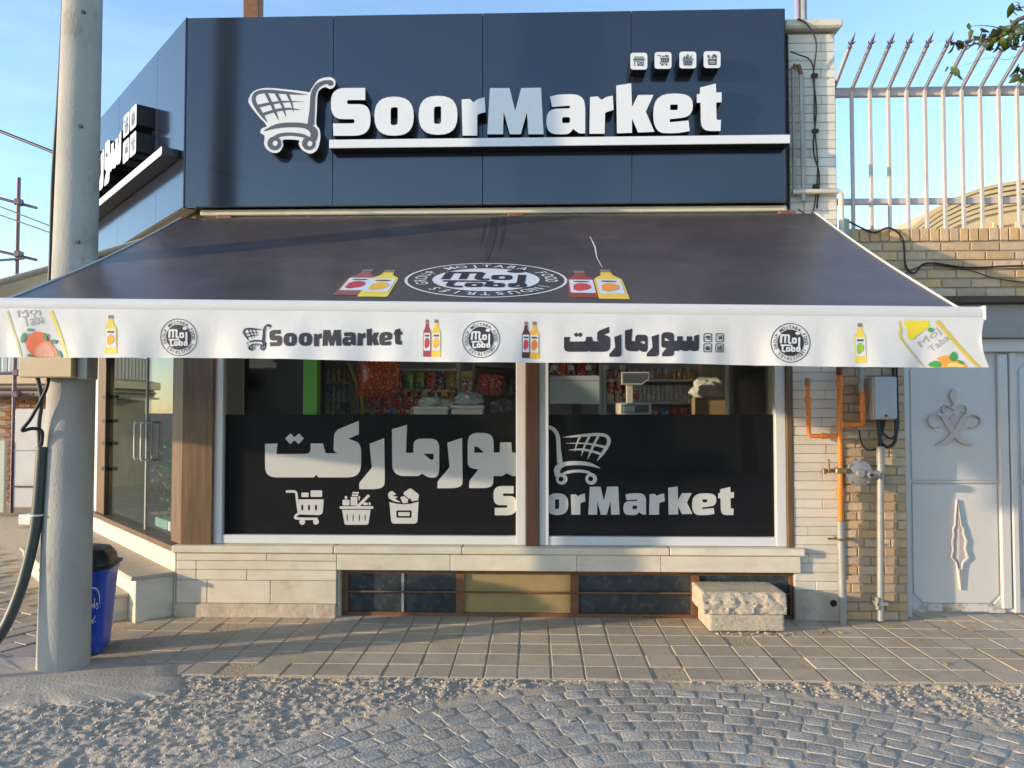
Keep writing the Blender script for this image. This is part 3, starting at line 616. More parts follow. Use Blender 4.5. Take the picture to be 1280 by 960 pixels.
def remap(shapes, f): return [([f(p) for p in s[0]], [[f(p) for p in h] for h in s[1]]) if isinstance(s, tuple) else [f(p) for p in s] for s in shapes]
# round drink-maker emblem, unit radius 1 at the thin outer ring, y down
def sk(pts, w): return stroke(pts, w, 3)
EMB_WORD = [sk([(-.50, .05), (-.47, -.36)], .11), sk([(-.50, -.36), (-.06, -.36)], .10), sk([(-.27, -.36), (-.29, .04)], .10), sk([(-.07, -.36), (-.10, -.05), (-.06, .03), (.04, .03)], .10),
  ([*rrect(.06, -.24, .32, .06, .09, 4)], [rrect(.15, -.14, .23, -.03, .03, 3)]), sk([(.44, -.26), (.43, .15), (.40, .30), (.28, .30)], .10), circ(.36, -.46, .12, 12, .085),
  sk([(-.52, .15), (.02, .15)], .08), sk([(-.40, .15), (-.42, .40), (-.36, .46), (-.26, .46)], .09), ([*rrect(-.24, .24, -.02, .48, .07, 4)], [rrect(-.16, .32, -.10, .41, .02, 3)]),
  sk([(.06, .14), (.03, .46)], .08), ([*rrect(.03, .24, .24, .48, .07, 4)], [rrect(.10, .32, .16, .41, .02, 3)]), ([*rrect(.28, .24, .50, .48, .07, 4)], [rrect(.36, .32, .42, .41, .02, 3)])]
RING = 'MOJTABA FOOD INDUSTRIES GROUP '
def ring_text(mb, fn, r=.80, h=.17, a0=-128):
    for k, chx in enumerate(RING):
        if chx == ' ': continue
        a = R(a0 + 360 * k / len(RING)); vs0, fs0 = text_tris(chx, .01)
        w = max(v.x for v in vs0) + min(v.x for v in vs0)
        P_ = []
        for v in vs0:
            lx = (v.x - w / 2) * h * 1.25; ly = (v.y - .36) * h * 1.35; rr_ = r + ly; P_.append(fn(rr_ * math.cos(a) - lx * math.sin(a), rr_ * math.sin(a) + lx * math.cos(a)))
        mb.add(P_, fs0)
    return mb

# ================================================================ the shop sign
SY = -.12; LD = .115; FY = SY - LD
sign = thing('shop_sign', 'dark blue panelled fascia sign with white letters wrapping round the shop corner', 'sign', (-.4, SY, 3.07))
def sp_(mb, name, m, **k): return mb.mk(name, M[m], sign, **k)
zt, zb = 4.517, 3.072
SC = Vector((-2.652, SY, 0)); MS = Matrix(((UX.x, NX.x, 0, SC.x), (UX.y, NX.y, 0, SC.y), (0, 0, 1, 0), (0, 0, 0, 1)))
b = MB(); b.box(-2.60, 1.832, SY + .025, .118, zb + .006, zt - .006); sp_(b, 'backing_box', 'letter_side', smooth=0)
b = MB(); b.box(.05, 3.32, -.23, -.024, zb + .006, zt - .006, MS); sp_(b, 'backing_box', 'letter_side', smooth=0)
xs = [-2.642, -1.523, -.397, .71, 1.838]
for i, (a, c) in enumerate(zip(xs, xs[1:])):
    b = MB(); b.bbox(a + .0015, c - .0015, SY, SY + .024, zb, zt, .002); sp_(b, 'panel', 'panel')
aa = [.004, .70, 1.90, 3.32]
for a, c in zip(aa, aa[1:]):
    b = MB(); b.bbox(a + .0015, c - .0015, -.024, 0, zb, zt, .002, MS); sp_(b, 'panel', 'panel')
b = MB(); b.box(1.839, 1.842, SY, .118, zb, zt); sp_(b, 'end_cap', 'panel', smooth=0)
b = MB(); b.box(-2.651, -2.6425, SY - .004, SY + .03, zb - .004, zt + .004); sp_(b, 'corner_trim', 'letter_side', smooth=0)
fS = lambda x, y: at(x, y, FY)
ALL = [(o, h) for _, o, h in LET]
def solid(shapes, fn, nrm, depth, name, face='letter_white', sidem='letter_side', parent=None, lab=None):
    """a letter: bright face on a dark return"""
    me_b = MB(); flats(me_b, shapes, fn, 0, 0, nrm, depth); n = len(me_b.f); me = me_b.mesh(name, 0)
    me.materials.append(M[face]); me.materials.append(M[sidem])
    for p in me.polygons: p.material_index = 0 if p.normal.dot(nrm) > .9 else 1
    return ob(name, me, None, parent, label=lab)
NF = Vector((0, -1, 0))
for (chx, o, h) in LET: solid([(o, h)], fS, NF, LD, 'letter', parent=sign)
bl, br = at(411.5, 181, FY), at(988, 181, FY)
b = MB(); b.bbox(bl.x, br.x, FY + .001, SY - .001, 3.468, 3.532, .003); ub = b.mesh('underline_bar', 0)
ub.materials.append(M['letter_white']); ub.materials.append(M['letter_side'])
for p in ub.polygons: p.material_index = 0 if p.normal.y < -.5 else 1
ob('underline_bar', ub, None, sign)
cart = solid([(CART_OUT, [])], fS, NF, LD, 'cart_emblem', parent=sign)
b = MB(); flats(b, CART, fS, .0008, .0002); ob('cart_lines', b.mesh('c', 0, False), M['cart_grey'], cart)
for i, x in enumerate((788, 818.2, 849.2, 879.5)):
    y0 = (66, 65, 64.5, 64)[i]; sq = rrect(x, y0, x + 21.2, y0 + 21, 4.2)
    bx = solid([(sq, [])], fS, NF, LD, 'icon_box', parent=sign)
    ics = ICONS[i][0]; f = fitter(ics, x + 3.2, y0 + 3.5, x + 18, y0 + 17.5); b = MB(); flats(b, remap(ics, f), fS, .0008, .0002); ob('icon', b.mesh('i', 0, False), M['cart_grey'], bx)
# bevelled side: word, icons and bar
KZ = .50 / 86.0
def fC(x, y): return SC + UX * (1.27 + (683 - x) * KZ) + NX * LD * 1.15 + Vector((0, 0, 3.60 + (612 - y) * KZ))
for o, h in FA: solid([(o, h)], fC, NX, LD * 1.15 - .001, 'letter', parent=sign)
for i in range(4):
    a0 = .80 + .215 * (i % 2); z0 = 3.66 + .225 * (i // 2)
    fI = lambda x, y: SC + UX * (a0 + x) + NX * LD * 1.15 + Vector((0, 0, z0 + y))
    bx = solid([(rrect(0, 0, .185, .19, .03), [])], fI, NX, LD * 1.15 - .001, 'icon_box', parent=sign)
    ics = ICONS[i][0]; f = fitter(ics, .025, .025, .16, .165); b = MB(); flats(b, [([Vector((.185 - p[0], .19 - p[1])) for p in s[0]], [[Vector((.185 - p[0], .19 - p[1])) for p in hh] for hh in s[1]]) if isinstance(s, tuple) else [Vector((.185 - p[0], .19 - p[1])) for p in s] for s in remap(ics, f)], fI, .0008, .0002, NX); ob('icon', b.mesh('i', 0, False), M['cart_grey'], bx)
b = MB(); b.bbox(.10, 3.3, .001, LD * 1.15, 3.468, 3.532, .003, MS); ub = b.mesh('underline_bar', 0); ub.materials.append(M['letter_white']); ub.materials.append(M['letter_side'])
for p in ub.polygons: p.material_index = 0 if p.normal.dot(NX) > .5 else 1
ob('underline_bar', ub, None, sign)
# rail and gap cover under the sign
b = MB(); b.bbox(-2.55, 1.86, -.06, .018, 3.022, 3.066, .006); sp_(b, 'bottom_rail', 'cream_pipe')
b = MB(); b.box(-2.3, 1.80, -.02, .018, 2.95, 3.0215); sp_(b, 'gap_cover', 'galv', smooth=0)

# ================================================================ film lettering on the windows
GYf = .0715
fW = lambda x, y: at(x, y, GYf)
def clip_x(mesh, x_max=None, x_min=None):
    bm = bmesh.new(); bm.from_mesh(mesh)
    for x, n_ in ((x_max, 1), (x_min, -1)):
        if x is not None: bmesh.ops.bisect_plane(bm, geom=bm.verts[:] + bm.edges[:] + bm.faces[:], plane_co=(x, 0, 0), plane_no=(n_, 0, 0), clear_outer=True)
    bm.to_mesh(mesh); bm.free(); return mesh
def islands(mesh):
    bm = bmesh.new(); bm.from_mesh(mesh); bmesh.ops.remove_doubles(bm, verts=bm.verts[:], dist=1e-6); seen = set(); out = []
    for f0 in bm.faces:
        if f0 in seen: continue
        stack = [f0]; seen.add(f0); fs_ = []
        while stack:
            f_ = stack.pop(); fs_.append(f_)
            for v in f_.verts:
                for g2 in v.link_faces:
                    if g2 not in seen: seen.add(g2); stack.append(g2)
        ix = {}; vv = []
        for f_ in fs_:
            for v in f_.verts:
                if v not in ix: ix[v] = len(vv); vv.append(v.co.copy())
        me = bpy.data.meshes.new('letter'); me.from_pydata(vv, [], [[ix[v] for v in f_.verts] for f_ in fs_]); out.append(me)
    bm.free(); return out
for o, h in FA:
    b = MB(); flats(b, [(o, h)], fW); me = clip_x(b.mesh('w', 0, False), -.154); ob('film_letter', me, M['vinyl_white'], wins[0][1])
for ics in (ICON_CART, ICON_BASKET, ICON_BAG):
    b = MB(); flats(b, ics, fW, 0, .0002); ob('film_icon', b.mesh('w', 0, False), M['vinyl_white'], wins[0][1])
boxes = [(65, 68, 178, 210), (185, 103, 300, 209), (322, 103, 428, 209), (440, 104, 512, 207), (525, 70, 677, 207), (695, 103, 805, 209), (820, 104, 896, 207), (912, 70, 1030, 207), (1028, 103, 1146, 209), (1155, 72, 1232, 209)]
for (chx, o, h), q in zip(LET, boxes):
    q = [600 + q[0] / 3.879, 590 + q[1] / 3.879, 600 + q[2] / 3.879, 590 + q[3] / 3.879]; f = fitter([o], *q, False)
    for w, lim in ((0, dict(x_max=-.154)), (1, dict(x_min=.095))):
        b = MB(); flats(b, remap([(o, h)], f), fW); me = clip_x(b.mesh('w', 0, False), **lim)
        if len(me.polygons): ob('film_letter', me, M['vinyl_white'], wins[w][1])
f = fitter(CART, 676, 531, 763.5, 606, False, True); b = MB(); flats(b, remap(CART, f), fW, 0, .0002)
ob('film_cart', clip_x(b.mesh('w', 0, False), None, .095), M['vinyl_white'], wins[1][1])

# ================================================================ the awning over the shop front
AY = -2.05
def bar_z(x): return 2.063 - .0137 * x                      # the front bar hangs a little lower on the right
awn = thing('shop_awning', 'dark fabric awning with white printed valance over the shop windows', 'awning', (-.3, -.1, 2.98))
def aw(mb, name, m, **k): return mb.mk(name, M[m] if isinstance(m, str) else m, awn, **k)
XL, XR = -2.668, 2.046; ZA, YA = 2.985, -.125
def canopy_pt(x, t):                                          # t = 0 at the wall, 1 at the bar
    zf = bar_z(x) - .004; sag = -.022 * math.sin(math.pi * t) * (1 + .25 * math.sin(x * 1.7))
    return Vector((x, YA + (AY + .035 - YA) * t, ZA + (zf - ZA) * t + sag))
c_ = MB(); nx, nt_ = 96, 40
for j in range(nt_ + 1):
    for i in range(nx + 1): c_.v.append(tuple(canopy_pt(XL + (XR - XL) * i / nx, j / nt_)))
c_.f = [(j * (nx + 1) + i, (j + 1) * (nx + 1) + i, (j + 1) * (nx + 1) + i + 1, j * (nx + 1) + i + 1) for j in range(nt_) for i in range(nx)]
me = c_.mesh('canopy', 0); me.polygons.foreach_set('use_smooth', [True] * len(me.polygons)); can = ob('canopy', me, M['canopy'], awn)
b = MB()
for sx in (XL, XR): b = MB(); b.tube([canopy_pt(sx, k / 20) + Vector((0, 0, .004)) for k in range(21)], .006, 6); ob('hem', b.mesh('hem'), M['valance'], can)
# front bar, sheared with the slope
b = MB(); prof = [(-.028, -.055), (.030, -.055), (.036, -.03), (.030, -.002), (.012, .004), (-.018, .004), (-.032, -.012), (-.034, -.04)]
for x in (XL - .06, XR + .075):
    for (py_, pz_) in prof: b.v.append((x, AY + py_, bar_z(x) + pz_))
n = len(prof); b.f = [tuple(range(n)), tuple(reversed(range(n, 2 * n)))] + [(i, (i + 1) % n, n + (i + 1) % n, n + i) for i in range(n)]
fbar = aw(b, 'front_bar', 'bar_white', smooth=30)
for x in (XL - .062, XR + .076):
    b = MB(); b.bbox(x - .006, x + .006, AY - .04, AY + .04, bar_z(x) - .062, bar_z(x) + .008, .004); ob('end_cap', b.mesh('e'), M['bar_white'], fbar)
# valance: thin vinyl, gently rippled; columns every 2.5 cm so that prints follow it exactly
VX0, VX1, VS = XL - .055, XR + .072, .025
def vwave(x): a = .5 + .5 * math.sin(x * 1.3 + .4); return .010 * math.sin(x * 7.1 + .6) + .009 * a * math.sin(x * 13.7 + 1.1) + .007 * (1 - .6 * a) * math.sin(x * 23.9 + 2.0) + .0035 * math.sin(x * 41 + 1.7) * a + .012 * math.sin(x * 2.3)
def vtop(x): return bar_z(x) - .050
def vbot(x): return bar_z(x) - .287 + .004 * math.sin(x * 3.1)
VYT = AY - .036
kx = [VX0 + VS * i for i in range(int((VX1 - VX0) / VS) + 1)] + [VX1]
def vy(x, z):
    i = min(max(int((x - VX0) / VS), 0), len(kx) - 2); t = (x - kx[i]) / (kx[i + 1] - kx[i])
    wv = vwave(kx[i]) * (1 - t) + vwave(kx[i + 1]) * t; d = max(0, (bar_z(x) - .050 - z) / .237); return VYT + wv * d
b = MB(); NR = 8
for x in kx:
    inset = 0.0
    for j in range(NR + 1):
        z = vtop(x) + (vbot(x) - vtop(x)) * j / NR
        xx = x
        if x == kx[-1]: xx = x - .022 * math.sin(math.pi * j / NR) + .01 * j / NR     # the loose end curls in
        b.v.append((xx, vy(x, z), z))
b.f = [(i * (NR + 1) + j, i * (NR + 1) + j + 1, (i + 1) * (NR + 1) + j + 1, (i + 1) * (NR + 1) + j) for i in range(len(kx) - 1) for j in range(NR)]
me = b.mesh('valance', 0); me.polygons.foreach_set('use_smooth', [True] * len(me.polygons)); val = ob('valance', me, M['valance'], awn)
def drape(mb, name, m, lift):
    """cut a flat print along the valance's columns and lay it on the cloth"""
    me = bpy.data.meshes.new(name); me.from_pydata(mb.v, [], mb.f); bm = bmesh.new(); bm.from_mesh(me)
    xs_ = [v.co.x for v in bm.verts]; lo, hi = min(xs_), max(xs_)
    for x in kx:
        if lo < x < hi: bmesh.ops.bisect_plane(bm, geom=bm.verts[:] + bm.edges[:] + bm.faces[:], plane_co=(x, 0, 0), plane_no=(1, 0, 0), dist=1e-6)
    for v in bm.verts: v.co.z = min(max(v.co.z, vbot(v.co.x) + .002), vtop(v.co.x) - .007)
    bmesh.ops.dissolve_degenerate(bm, dist=1e-5, edges=bm.edges[:])
    for v in bm.verts: v.co.y = vy(v.co.x, v.co.z) - lift - (VYT - v.co.y)
    bm.to_mesh(me); bm.free(); return ob(name, me, M[m] if isinstance(m, str) else m, val)
fV = lambda x, y: at(x, y, VYT)
LIFT = .0016
def vprint(shapes, name, m, k=0): b = MB(); flats(b, shapes, fV, 0, .00012); return drape(b, name, m, LIFT + k * .0011)
# printed word and cart
f = fitter(ALL, 337, 410.5, 503, 433, False); 
for s in remap(ALL, f): vprint([s], 'printed_letter', 'ink')
f = fitter([CART_OUT], 303.5, 405, 339, 438.5, False); vprint(remap([(CART_OUT, [])], f), 'printed_cart', 'ink'); 
f2 = lambda p: f(Vector(((p[0] - 366) * .93 + 366, (p[1] - 147) * .93 + 147)))
vprint(remap([(CART_OUT, [])], f2), 'printed_cart_ground', 'ink_white', 1); vprint(remap(CART, f), 'printed_cart_lines', 'ink', 2)
f = fitter(FA, 705, 408.5, 874, 446, False); 
for s in remap(FA, f): vprint([s], 'printed_letter', 'ink')
for i in range(4):
    x, y = 879.5 + 15.2 * (i % 2), 416.5 + 12.6 * (i // 2); q = rrect(x, y, x + 10.6, y + 11, 2.2); q2 = rrect(x + 1, y + 1, x + 9.6, y + 10, 1.6)
    vprint([(q, [q2])], 'printed_icon_frame', 'ink'); ics = ICONS[i][0]; f = fitter(ics, x + 2, y + 2, x + 8.6, y + 9); vprint(remap(ics, f), 'printed_icon', 'ink', 1)
# three round emblems
def emblem(cx, cy, r, par_fn, m_disc='ink', m_word='ink_white'):
    g_ = lambda p: Vector((cx + p[0] * r, cy + p[1] * r))
    return g_
for (cx, cy, r) in ((222.5, 421.5, 23.3), (601.5, 424.3, 23.4), (988, 428.5, 24.6)):
    g_ = emblem(cx, cy, r, fV)
    vprint([([g_(p) for p in circ(0, 0, 1, 48)], [[g_(p) for p in circ(0, 0, .965, 48)]]), [g_(p) for p in circ(0, 0, .675, 40)]], 'printed_emblem', 'ink')
    vprint(remap(EMB_WORD, lambda p: g_((p[0], p[1] - .02))), 'emblem_word', 'ink_white', 1)
    b = MB(); ring_text(b, lambda x, y: fV(cx + x * r, cy + y * r)); drape(b, 'emblem_ring_text', 'ink', LIFT)['kind'] = 'stuff'
# printed bottles
def bottle_print(put, x, y0, y1, w, juice, fruit, cap=(.25, .16, .12)):
    h = y1 - y0; hw = w / 2; n_ = '%02d%02d%02d' % tuple(int(c * 99) for c in juice); nf = '%02d%02d%02d' % tuple(int(c * 99) for c in fruit)
    body = rp([(x - hw * .38, y0 + h * .10), (x + hw * .38, y0 + h * .10), (x + hw * .42, y0 + h * .20, h * .05), (x + hw, y0 + h * .34, h * .06), (x + hw, y1, h * .02), (x - hw, y1, h * .02), (x - hw, y0 + h * .34, h * .06), (x - hw * .42, y0 + h * .20, h * .05)])
    put([body], 'printed_bottle', plain('juice_' + n_, juice), 0)
    put([rrect(x - hw * .40, y0, x + hw * .40, y0 + h * .09, h * .01)], 'printed_cap', plain('cap_brown', cap), 0)
    put([rrect(x - hw * .84, y0 + h * .36, x + hw * .84, y0 + h * .84, h * .03)], 'printed_label', 'ink_white', 1)
    put([circ(x, y0 + h * .62, hw * .62, 12, h * .13), circ(x - hw * .25, y0 + h * .70, hw * .4, 10, h * .08)], 'printed_fruit', plain('fruit_' + nf, fruit), 2)
    put([rrect(x - hw * .55, y0 + h * .41, x + hw * .55, y0 + h * .46, .2)], 'printed_mark', 'cart_grey', 2)
vp = lambda s, n_, m, k: vprint(s, n_, m, k)
bottle_print(vp, 138.5, 394, 442, 15.5, (.72, .55, .06), (.75, .33, .04))
bottle_print(vp, 534, 399.5, 446, 9.8, (.36, .05, .05), (.55, .05, .06)); bottle_print(vp, 545.5, 399.5, 446, 11.5, (.75, .52, .05), (.75, .42, .04))
bottle_print(vp, 657.5, 402, 447.5, 10, (.10, .02, .04), (.60, .06, .06)); bottle_print(vp, 668, 402, 448, 12, (.78, .42, .03), (.72, .22, .03))
bottle_print(vp, 1074.5, 404, 453.5, 14.5, (.72, .56, .07), (.30, .46, .04))
# big print on the left end: bottle edge, peach and orange slices
L5 = lambda p: sc(p, 0, 385, 8.0)
vprint([stroke(L5([(75, 30), (120, 190), (165, 330), (205, 480)]), 2.6)], 'printed_bottle_edge', plain('print_olive', (.50, .47, .22)))
vprint([stroke(L5([(505, 30), (560, 180), (610, 330), (655, 490)]), [5, 4.5, 4, 3.4])], 'printed_bottle_edge', plain('print_yellow', (.74, .58, .12)))
vprint([rp(L5([(255, 300, 90), (320, 235, 60), (420, 235, 60), (500, 320, 70), (500, 486), (320, 486, 40), (250, 400, 60)]))], 'printed_fruit', plain('print_orange', (.78, .17, .07)), 0)
vprint([rp(L5([(330, 486), (340, 400, 60), (410, 335, 50), (480, 335, 50), (555, 420, 60), (560, 486)]))], 'printed_fruit', plain('print_peach', (.82, .30, .17)), 1)
vprint([rp(L5([(350, 486), (365, 410, 50), (420, 355, 40), (470, 355, 40), (525, 430, 50), (528, 486)]))], 'printed_slice', plain('print_coral', (.83, .38, .26)), 2)
for q in ([(205, 320), (225, 260), (265, 250), (240, 330), (222, 355)], [(270, 220), (300, 200), (325, 215), (295, 235)], [(430, 300), (440, 250), (465, 265), (455, 330)], [(490, 330), (525, 312), (557, 325), (525, 358)], [(555, 410), (590, 450), (598, 488), (560, 488)], [(265, 475), (290, 458), (330, 484), (290, 487)]): vprint([cat([Vector(p) for p in L5(q)], True, 3)], 'printed_leaf', plain('print_green', (.10, .27, .12)), 3)
b = MB()
for s, q in (('Moj', (185, 25, 410, 118)), ('Taba', (240, 85, 440, 190))):
    def sl(x, y, q=q): p = L5([(x + (y - q[3]) * .18, y - (x - q[0]) * .20)])[0]; return fV(p[0], p[1])
    put_text(b, s, sl, .0, q)
drape(b, 'printed_brand', plain('print_mauve', (.42, .36, .38)), LIFT)
# big print on the right end: tilted juice bottle with oranges
L6 = lambda p: sc(p, 1110, 385, 9.846)
vprint([rp(L6([(185, 155), (500, 155), (515, 215, 20), (285, 400, 10), (230, 370, 30), (235, 260, 20), (200, 210, 20)]))], 'printed_juice', plain('print_juice', (.80, .62, .03)), 0)
vprint([stroke(L6([(130, 155), (155, 260), (148, 365), (300, 560), (455, 725)]), [1.2, 3.2, 2.8, 1.6, 1.6])], 'printed_bottle_edge', plain('print_gold', (.66, .48, .05)))
vprint([stroke(L6([(600, 155), (720, 300), (900, 510), (1110, 740)]), [5, 4.6, 4.4, 4])], 'printed_bottle_edge', M['print_gold'])
vprint([rp(L6([(590, 620, 20), (680, 580, 30), (780, 600, 30), (960, 700, 30), (960, 740), (640, 740), (660, 670, 30)]))], 'printed_fruit', plain('print_orange2', (.84, .34, .05)), 0)
vprint([rp(L6([(720, 690, 20), (800, 665, 30), (900, 700, 20), (940, 738), (725, 738)]))], 'printed_slice', plain('print_slice', (.86, .60, .18)), 1)
for q in ([(500, 695), (570, 650), (640, 670), (630, 735), (560, 730)], [(745, 600), (800, 535), (840, 600), (810, 655), (770, 650)], [(840, 640), (900, 655), (920, 690), (870, 680)], [(485, 265), (520, 240), (560, 265), (520, 300)]): vprint([cat([Vector(p) for p in L6(q)], True, 3)], 'printed_leaf', plain('print_leaf', (.07, .32, .06)), 2)
b = MB()
for s, q in (('Moj', (0, 0, 300, 110)), ('Taba', (60, 130, 330, 210)), ('ABYKOBA', (-60, 70, -20, 78))):
    if s == 'ABYKOBA': continue
    def sl(x, y): p = L6([(360 + x * .80 + y * .62, 480 - x * .62 + y * .80 - 60)])[0]; return fV(p[0], p[1])
    put_text(b, s, sl, .0, q)
drape(b, 'printed_brand', M['print_mauve'], LIFT)
# prints lying on the dark canopy
def fK(u, v):                                                 # u along the shop front (m), v up the slope (0 at the bar, 1 at the wall)
    p = canopy_pt(u, 1 - v); return p
slope_n = (canopy_pt(1, .5) - canopy_pt(0, .5)).cross(canopy_pt(0, .4) - canopy_pt(0, .5)).normalized()
if slope_n.z < 0: slope_n = -slope_n
def cprint(shapes, name, m, k=0):
    b = MB(); flats(b, shapes, lambda x, y: Vector((x, -y, 0)), 0, .0001, Vector((0, 0, 1)))
    me = bpy.data.meshes.new(name); me.from_pydata(b.v, [], b.f); bm = bmesh.new(); bm.from_mesh(me)
    us = [v.co.x for v in bm.verts]; vs0 = [v.co.y for v in bm.verts]
    for i in range(nx + 1):
        x = XL + (XR - XL) * i / nx
        if min(us) < x < max(us): bmesh.ops.bisect_plane(bm, geom=bm.verts[:] + bm.edges[:] + bm.faces[:], plane_co=(x, 0, 0), plane_no=(1, 0, 0), dist=1e-6)
    for j in range(nt_ + 1):
        y = j / nt_
        if min(vs0) < y < max(vs0): bmesh.ops.bisect_plane(bm, geom=bm.verts[:] + bm.edges[:] + bm.faces[:], plane_co=(0, y, 0), plane_no=(0, 1, 0), dist=1e-6)
    for v in bm.verts: zz = v.co.z; v.co = fK(v.co.x, v.co.y) + slope_n * (.002 + k * .0012 + zz)
    bm.to_mesh(me); bm.free(); return ob(name, me, M[m] if isinstance(m, str) else m, can)
SL = (canopy_pt(0, 0) - canopy_pt(0, 1)).length
ec = (-.275, .232); er = .447                                  # centre (x, share of slope) and radius of the emblem in metres
g_ = lambda p: Vector((ec[0] + p[0] * er, -(ec[1] - p[1] * er * .80 / SL)))
cprint([([g_(p) for p in circ(0, 0, 1, 56)], [[g_(p) for p in circ(0, 0, .965, 56)]])], 'emblem_ring', 'ink_white')
cprint([[g_(p) for p in circ(0, 0, .66, 44)]], 'emblem_disc', 'ink_white'); cprint(remap(EMB_WORD, lambda p: g_((p[0], p[1] - .02))), 'emblem_word', 'ink', 1)
b = MB(); ring_text(b, lambda x, y: Vector((g_((x, y)).x, g_((x, y)).y, 0)), .81, .16); b2 = MB()
for v in b.v: b2.v.append(tuple(fK(v[0], -v[1]) + slope_n * .003))
b2.f = b.f; ob('emblem_ring_text', b2.mesh('rt', 0, False), M['ink_white'], can)['kind'] = 'stuff'
cpr = lambda s, n_, m, k: cprint(s, n_, m, k)
for (x, juice, fruit, y1_, h_) in ((-.965, (.30, .10, .09), (.50, .05, .06), .075, .25), (-.835, (.76, .58, .07), (.78, .44, .05), .06, .26), (.245, (.30, .05, .04), (.62, .06, .06), .07, .26), (.395, (.82, .52, .07), (.80, .30, .05), .06, .285)):
    # tall on the slope so that the raking view shortens it
    def put(s, n_, m, k, x=x): cprint([([Vector((p[0], p[1])) for p in (q[0] if isinstance(q, tuple) else q)], []) for q in s], n_, m, k + (2 if abs(x) > .6 or x < .4 else 0) * 0)
    bottle_print(lambda s, n_, m, k: cprint(s, n_, m, k + (.5 if x in (-.835, .395) else 0)), x, -(y1_ + h_), -y1_, .155, juice, fruit, (.5, .45, .42))
cprint([stroke([(.36, -.72), (.375, -.60), (.37, -.48), (.385, -.37)], [.004, .010, .006, .004])], 'scratch', 'valance')
stain = plain('canopy_stain', (.047, .038, .040), .4)
for q, w in (([(-.30, -.98), (-.297, -.8), (-.30, -.6), (-.296, -.42)], [.06, .05, .045, .01]), ([(-.23, -.98), (-.228, -.8), (-.23, -.55)], [.03, .025, .006]), ([(-.36, -.9), (-.358, -.6)], [.012, .004])): cprint([stroke(q, w)], 'stain', stain)
# mechanism: roller, folding arms, wall brackets
b = MB(); b.tube([(XL + .02, -.075, 2.93), (XR - .02, -.075, 2.93)], .04, 14); aw(b, 'roller_tube', 'galv')
for s, xa in ((1, -1.9), (-1, 1.35)):
    b = MB(); e = Vector((xa + .95 * s, -1.05, 2.38)); w0 = Vector((xa, -.08, 2.80)); f0 = Vector((xa + .15 * s, AY + .05, 1.99))
    b.tube([w0, e], .024, 8); b.tube([e, f0], .020, 8); b.lathe([(.035, -.03), (.035, .03)], 12, Matrix.Translation(e)); aw(b, 'folding_arm', 'bar_white')
for x in (-2.35, -.15, 1.85):
    b = MB(); b.bbox(x - .06, x + .06, -.10, .019, 2.86, 3.015, .006); aw(b, 'wall_bracket', 'rust')
# the second awning, over the corner door
aw2 = thing('corner_awning', 'tan edged awning over the corner door, beside the concrete pole', 'awning', P3(1.5, .1, 2.9))
P2, A0, A1 = 2.25, .06, 2.95; Z2, ZF2 = 2.93, 1.96
b = MB(); n2 = 24
for j in range(n2 + 1):
    for a in (A0, A1): t = j / n2; b.v.append(tuple(P3(a, .05 + (P2 - .05) * t, Z2 + (ZF2 - Z2) * t - .02 * math.sin(math.pi * t))))
b.f = [(2 * j, 2 * j + 1, 2 * j + 3, 2 * j + 2) for j in range(n2)]
ob('canopy', b.mesh('c', 60), M['canopy'], aw2)
b = MB(); b.tube([P3(A0, .05 + (P2 - .05) * k / n2, Z2 + (ZF2 - Z2) * k / n2 - .02 * math.sin(math.pi * k / n2) - .012) for k in range(n2 + 1)], .022, 8); ob('side_bar', b.mesh('s'), M['tan_canopy'], aw2)
b = MB(); b.bbox(A0 - .03, A1 + .03, P2 - .03, P2 + .03, ZF2 - .05, ZF2 + .01, .006, MC); ob('front_bar', b.mesh('f'), M['bar_white'], aw2)
b = MB(); b.box(A0 - .02, A1 + .02, P2 + .031, P2 + .034, ZF2 - .27, ZF2 - .03, MC); ob('valance', b.mesh('v', 0), M['valance'], aw2)
b = MB(); b.bbox(A0, A1, .0, .05, Z2 - .04, Z2 + .05, .005, MC); ob('wall_rail', b.mesh('w'), M['tan_canopy'], aw2)
# ================================================================ concrete pole, its cables and box
pole = thing('utility_pole', 'thick round concrete utility pole standing in front of the shop corner', 'pole', (-2.815, -1.2, 0))
b = MB(); b.tube([(-2.835 + .0052 * k, -1.2, -.03 + k * .5) for k in range(19)], [.144 - .0042 * k for k in range(19)], 40); part(b, 'shaft', 'concrete_pole', pole)
for z in (1.75, 2.55, 3.25, 3.95):
    for dx in (.06,):
        b = MB(); b.lathe([(.011, 0), (.011, .012)], 10, Matrix.Translation((-2.79 + dx, -1.2 - .121 + z * .0085, z)) @ Matrix.Rotation(R(90), 4, 'X')); part(b, 'bolt_hole', 'black_rubber', pole)
b = MB(); b.tube([(-2.937 + .036 * math.cos(t * math.pi / 8), -1.32 + .036 * math.sin(t * math.pi / 8), .93) for t in range(16)], .006, 6, close=True); part(b, 'cable_tie', 'white_frame', pole)
bx = thing('pole_box', 'rust stained cream metal box strapped to the concrete pole', 'box', (-3.0, -1.36, 1.72))
b = MB(); b.bbox(-2.985, -2.67, -1.44, -1.345, 1.735, 1.90, .006); part(b, 'case', plain('cream_box', (.58, .45, .27), grime=(.38, .19, .07), gpos=(.58, .78), gscale=8), bx)
b = MB(); b.bbox(-2.669, -2.60, -1.40, -1.29, 1.725, 1.90, .006); part(b, 'right_part', 'galv', bx)  # right end of the box, coloured grey
def cable(name, label, pts, r, m, n=5, catn='cable', group=None, parent=None):
    q = cat([Vector(p) for p in pts], False, n) if len(pts) > 2 else pts; b = MB(); b.tube(q, r, 12); o = b.mk(name, M[m], parent)
    return tag(o, label, catn, group) if label else o
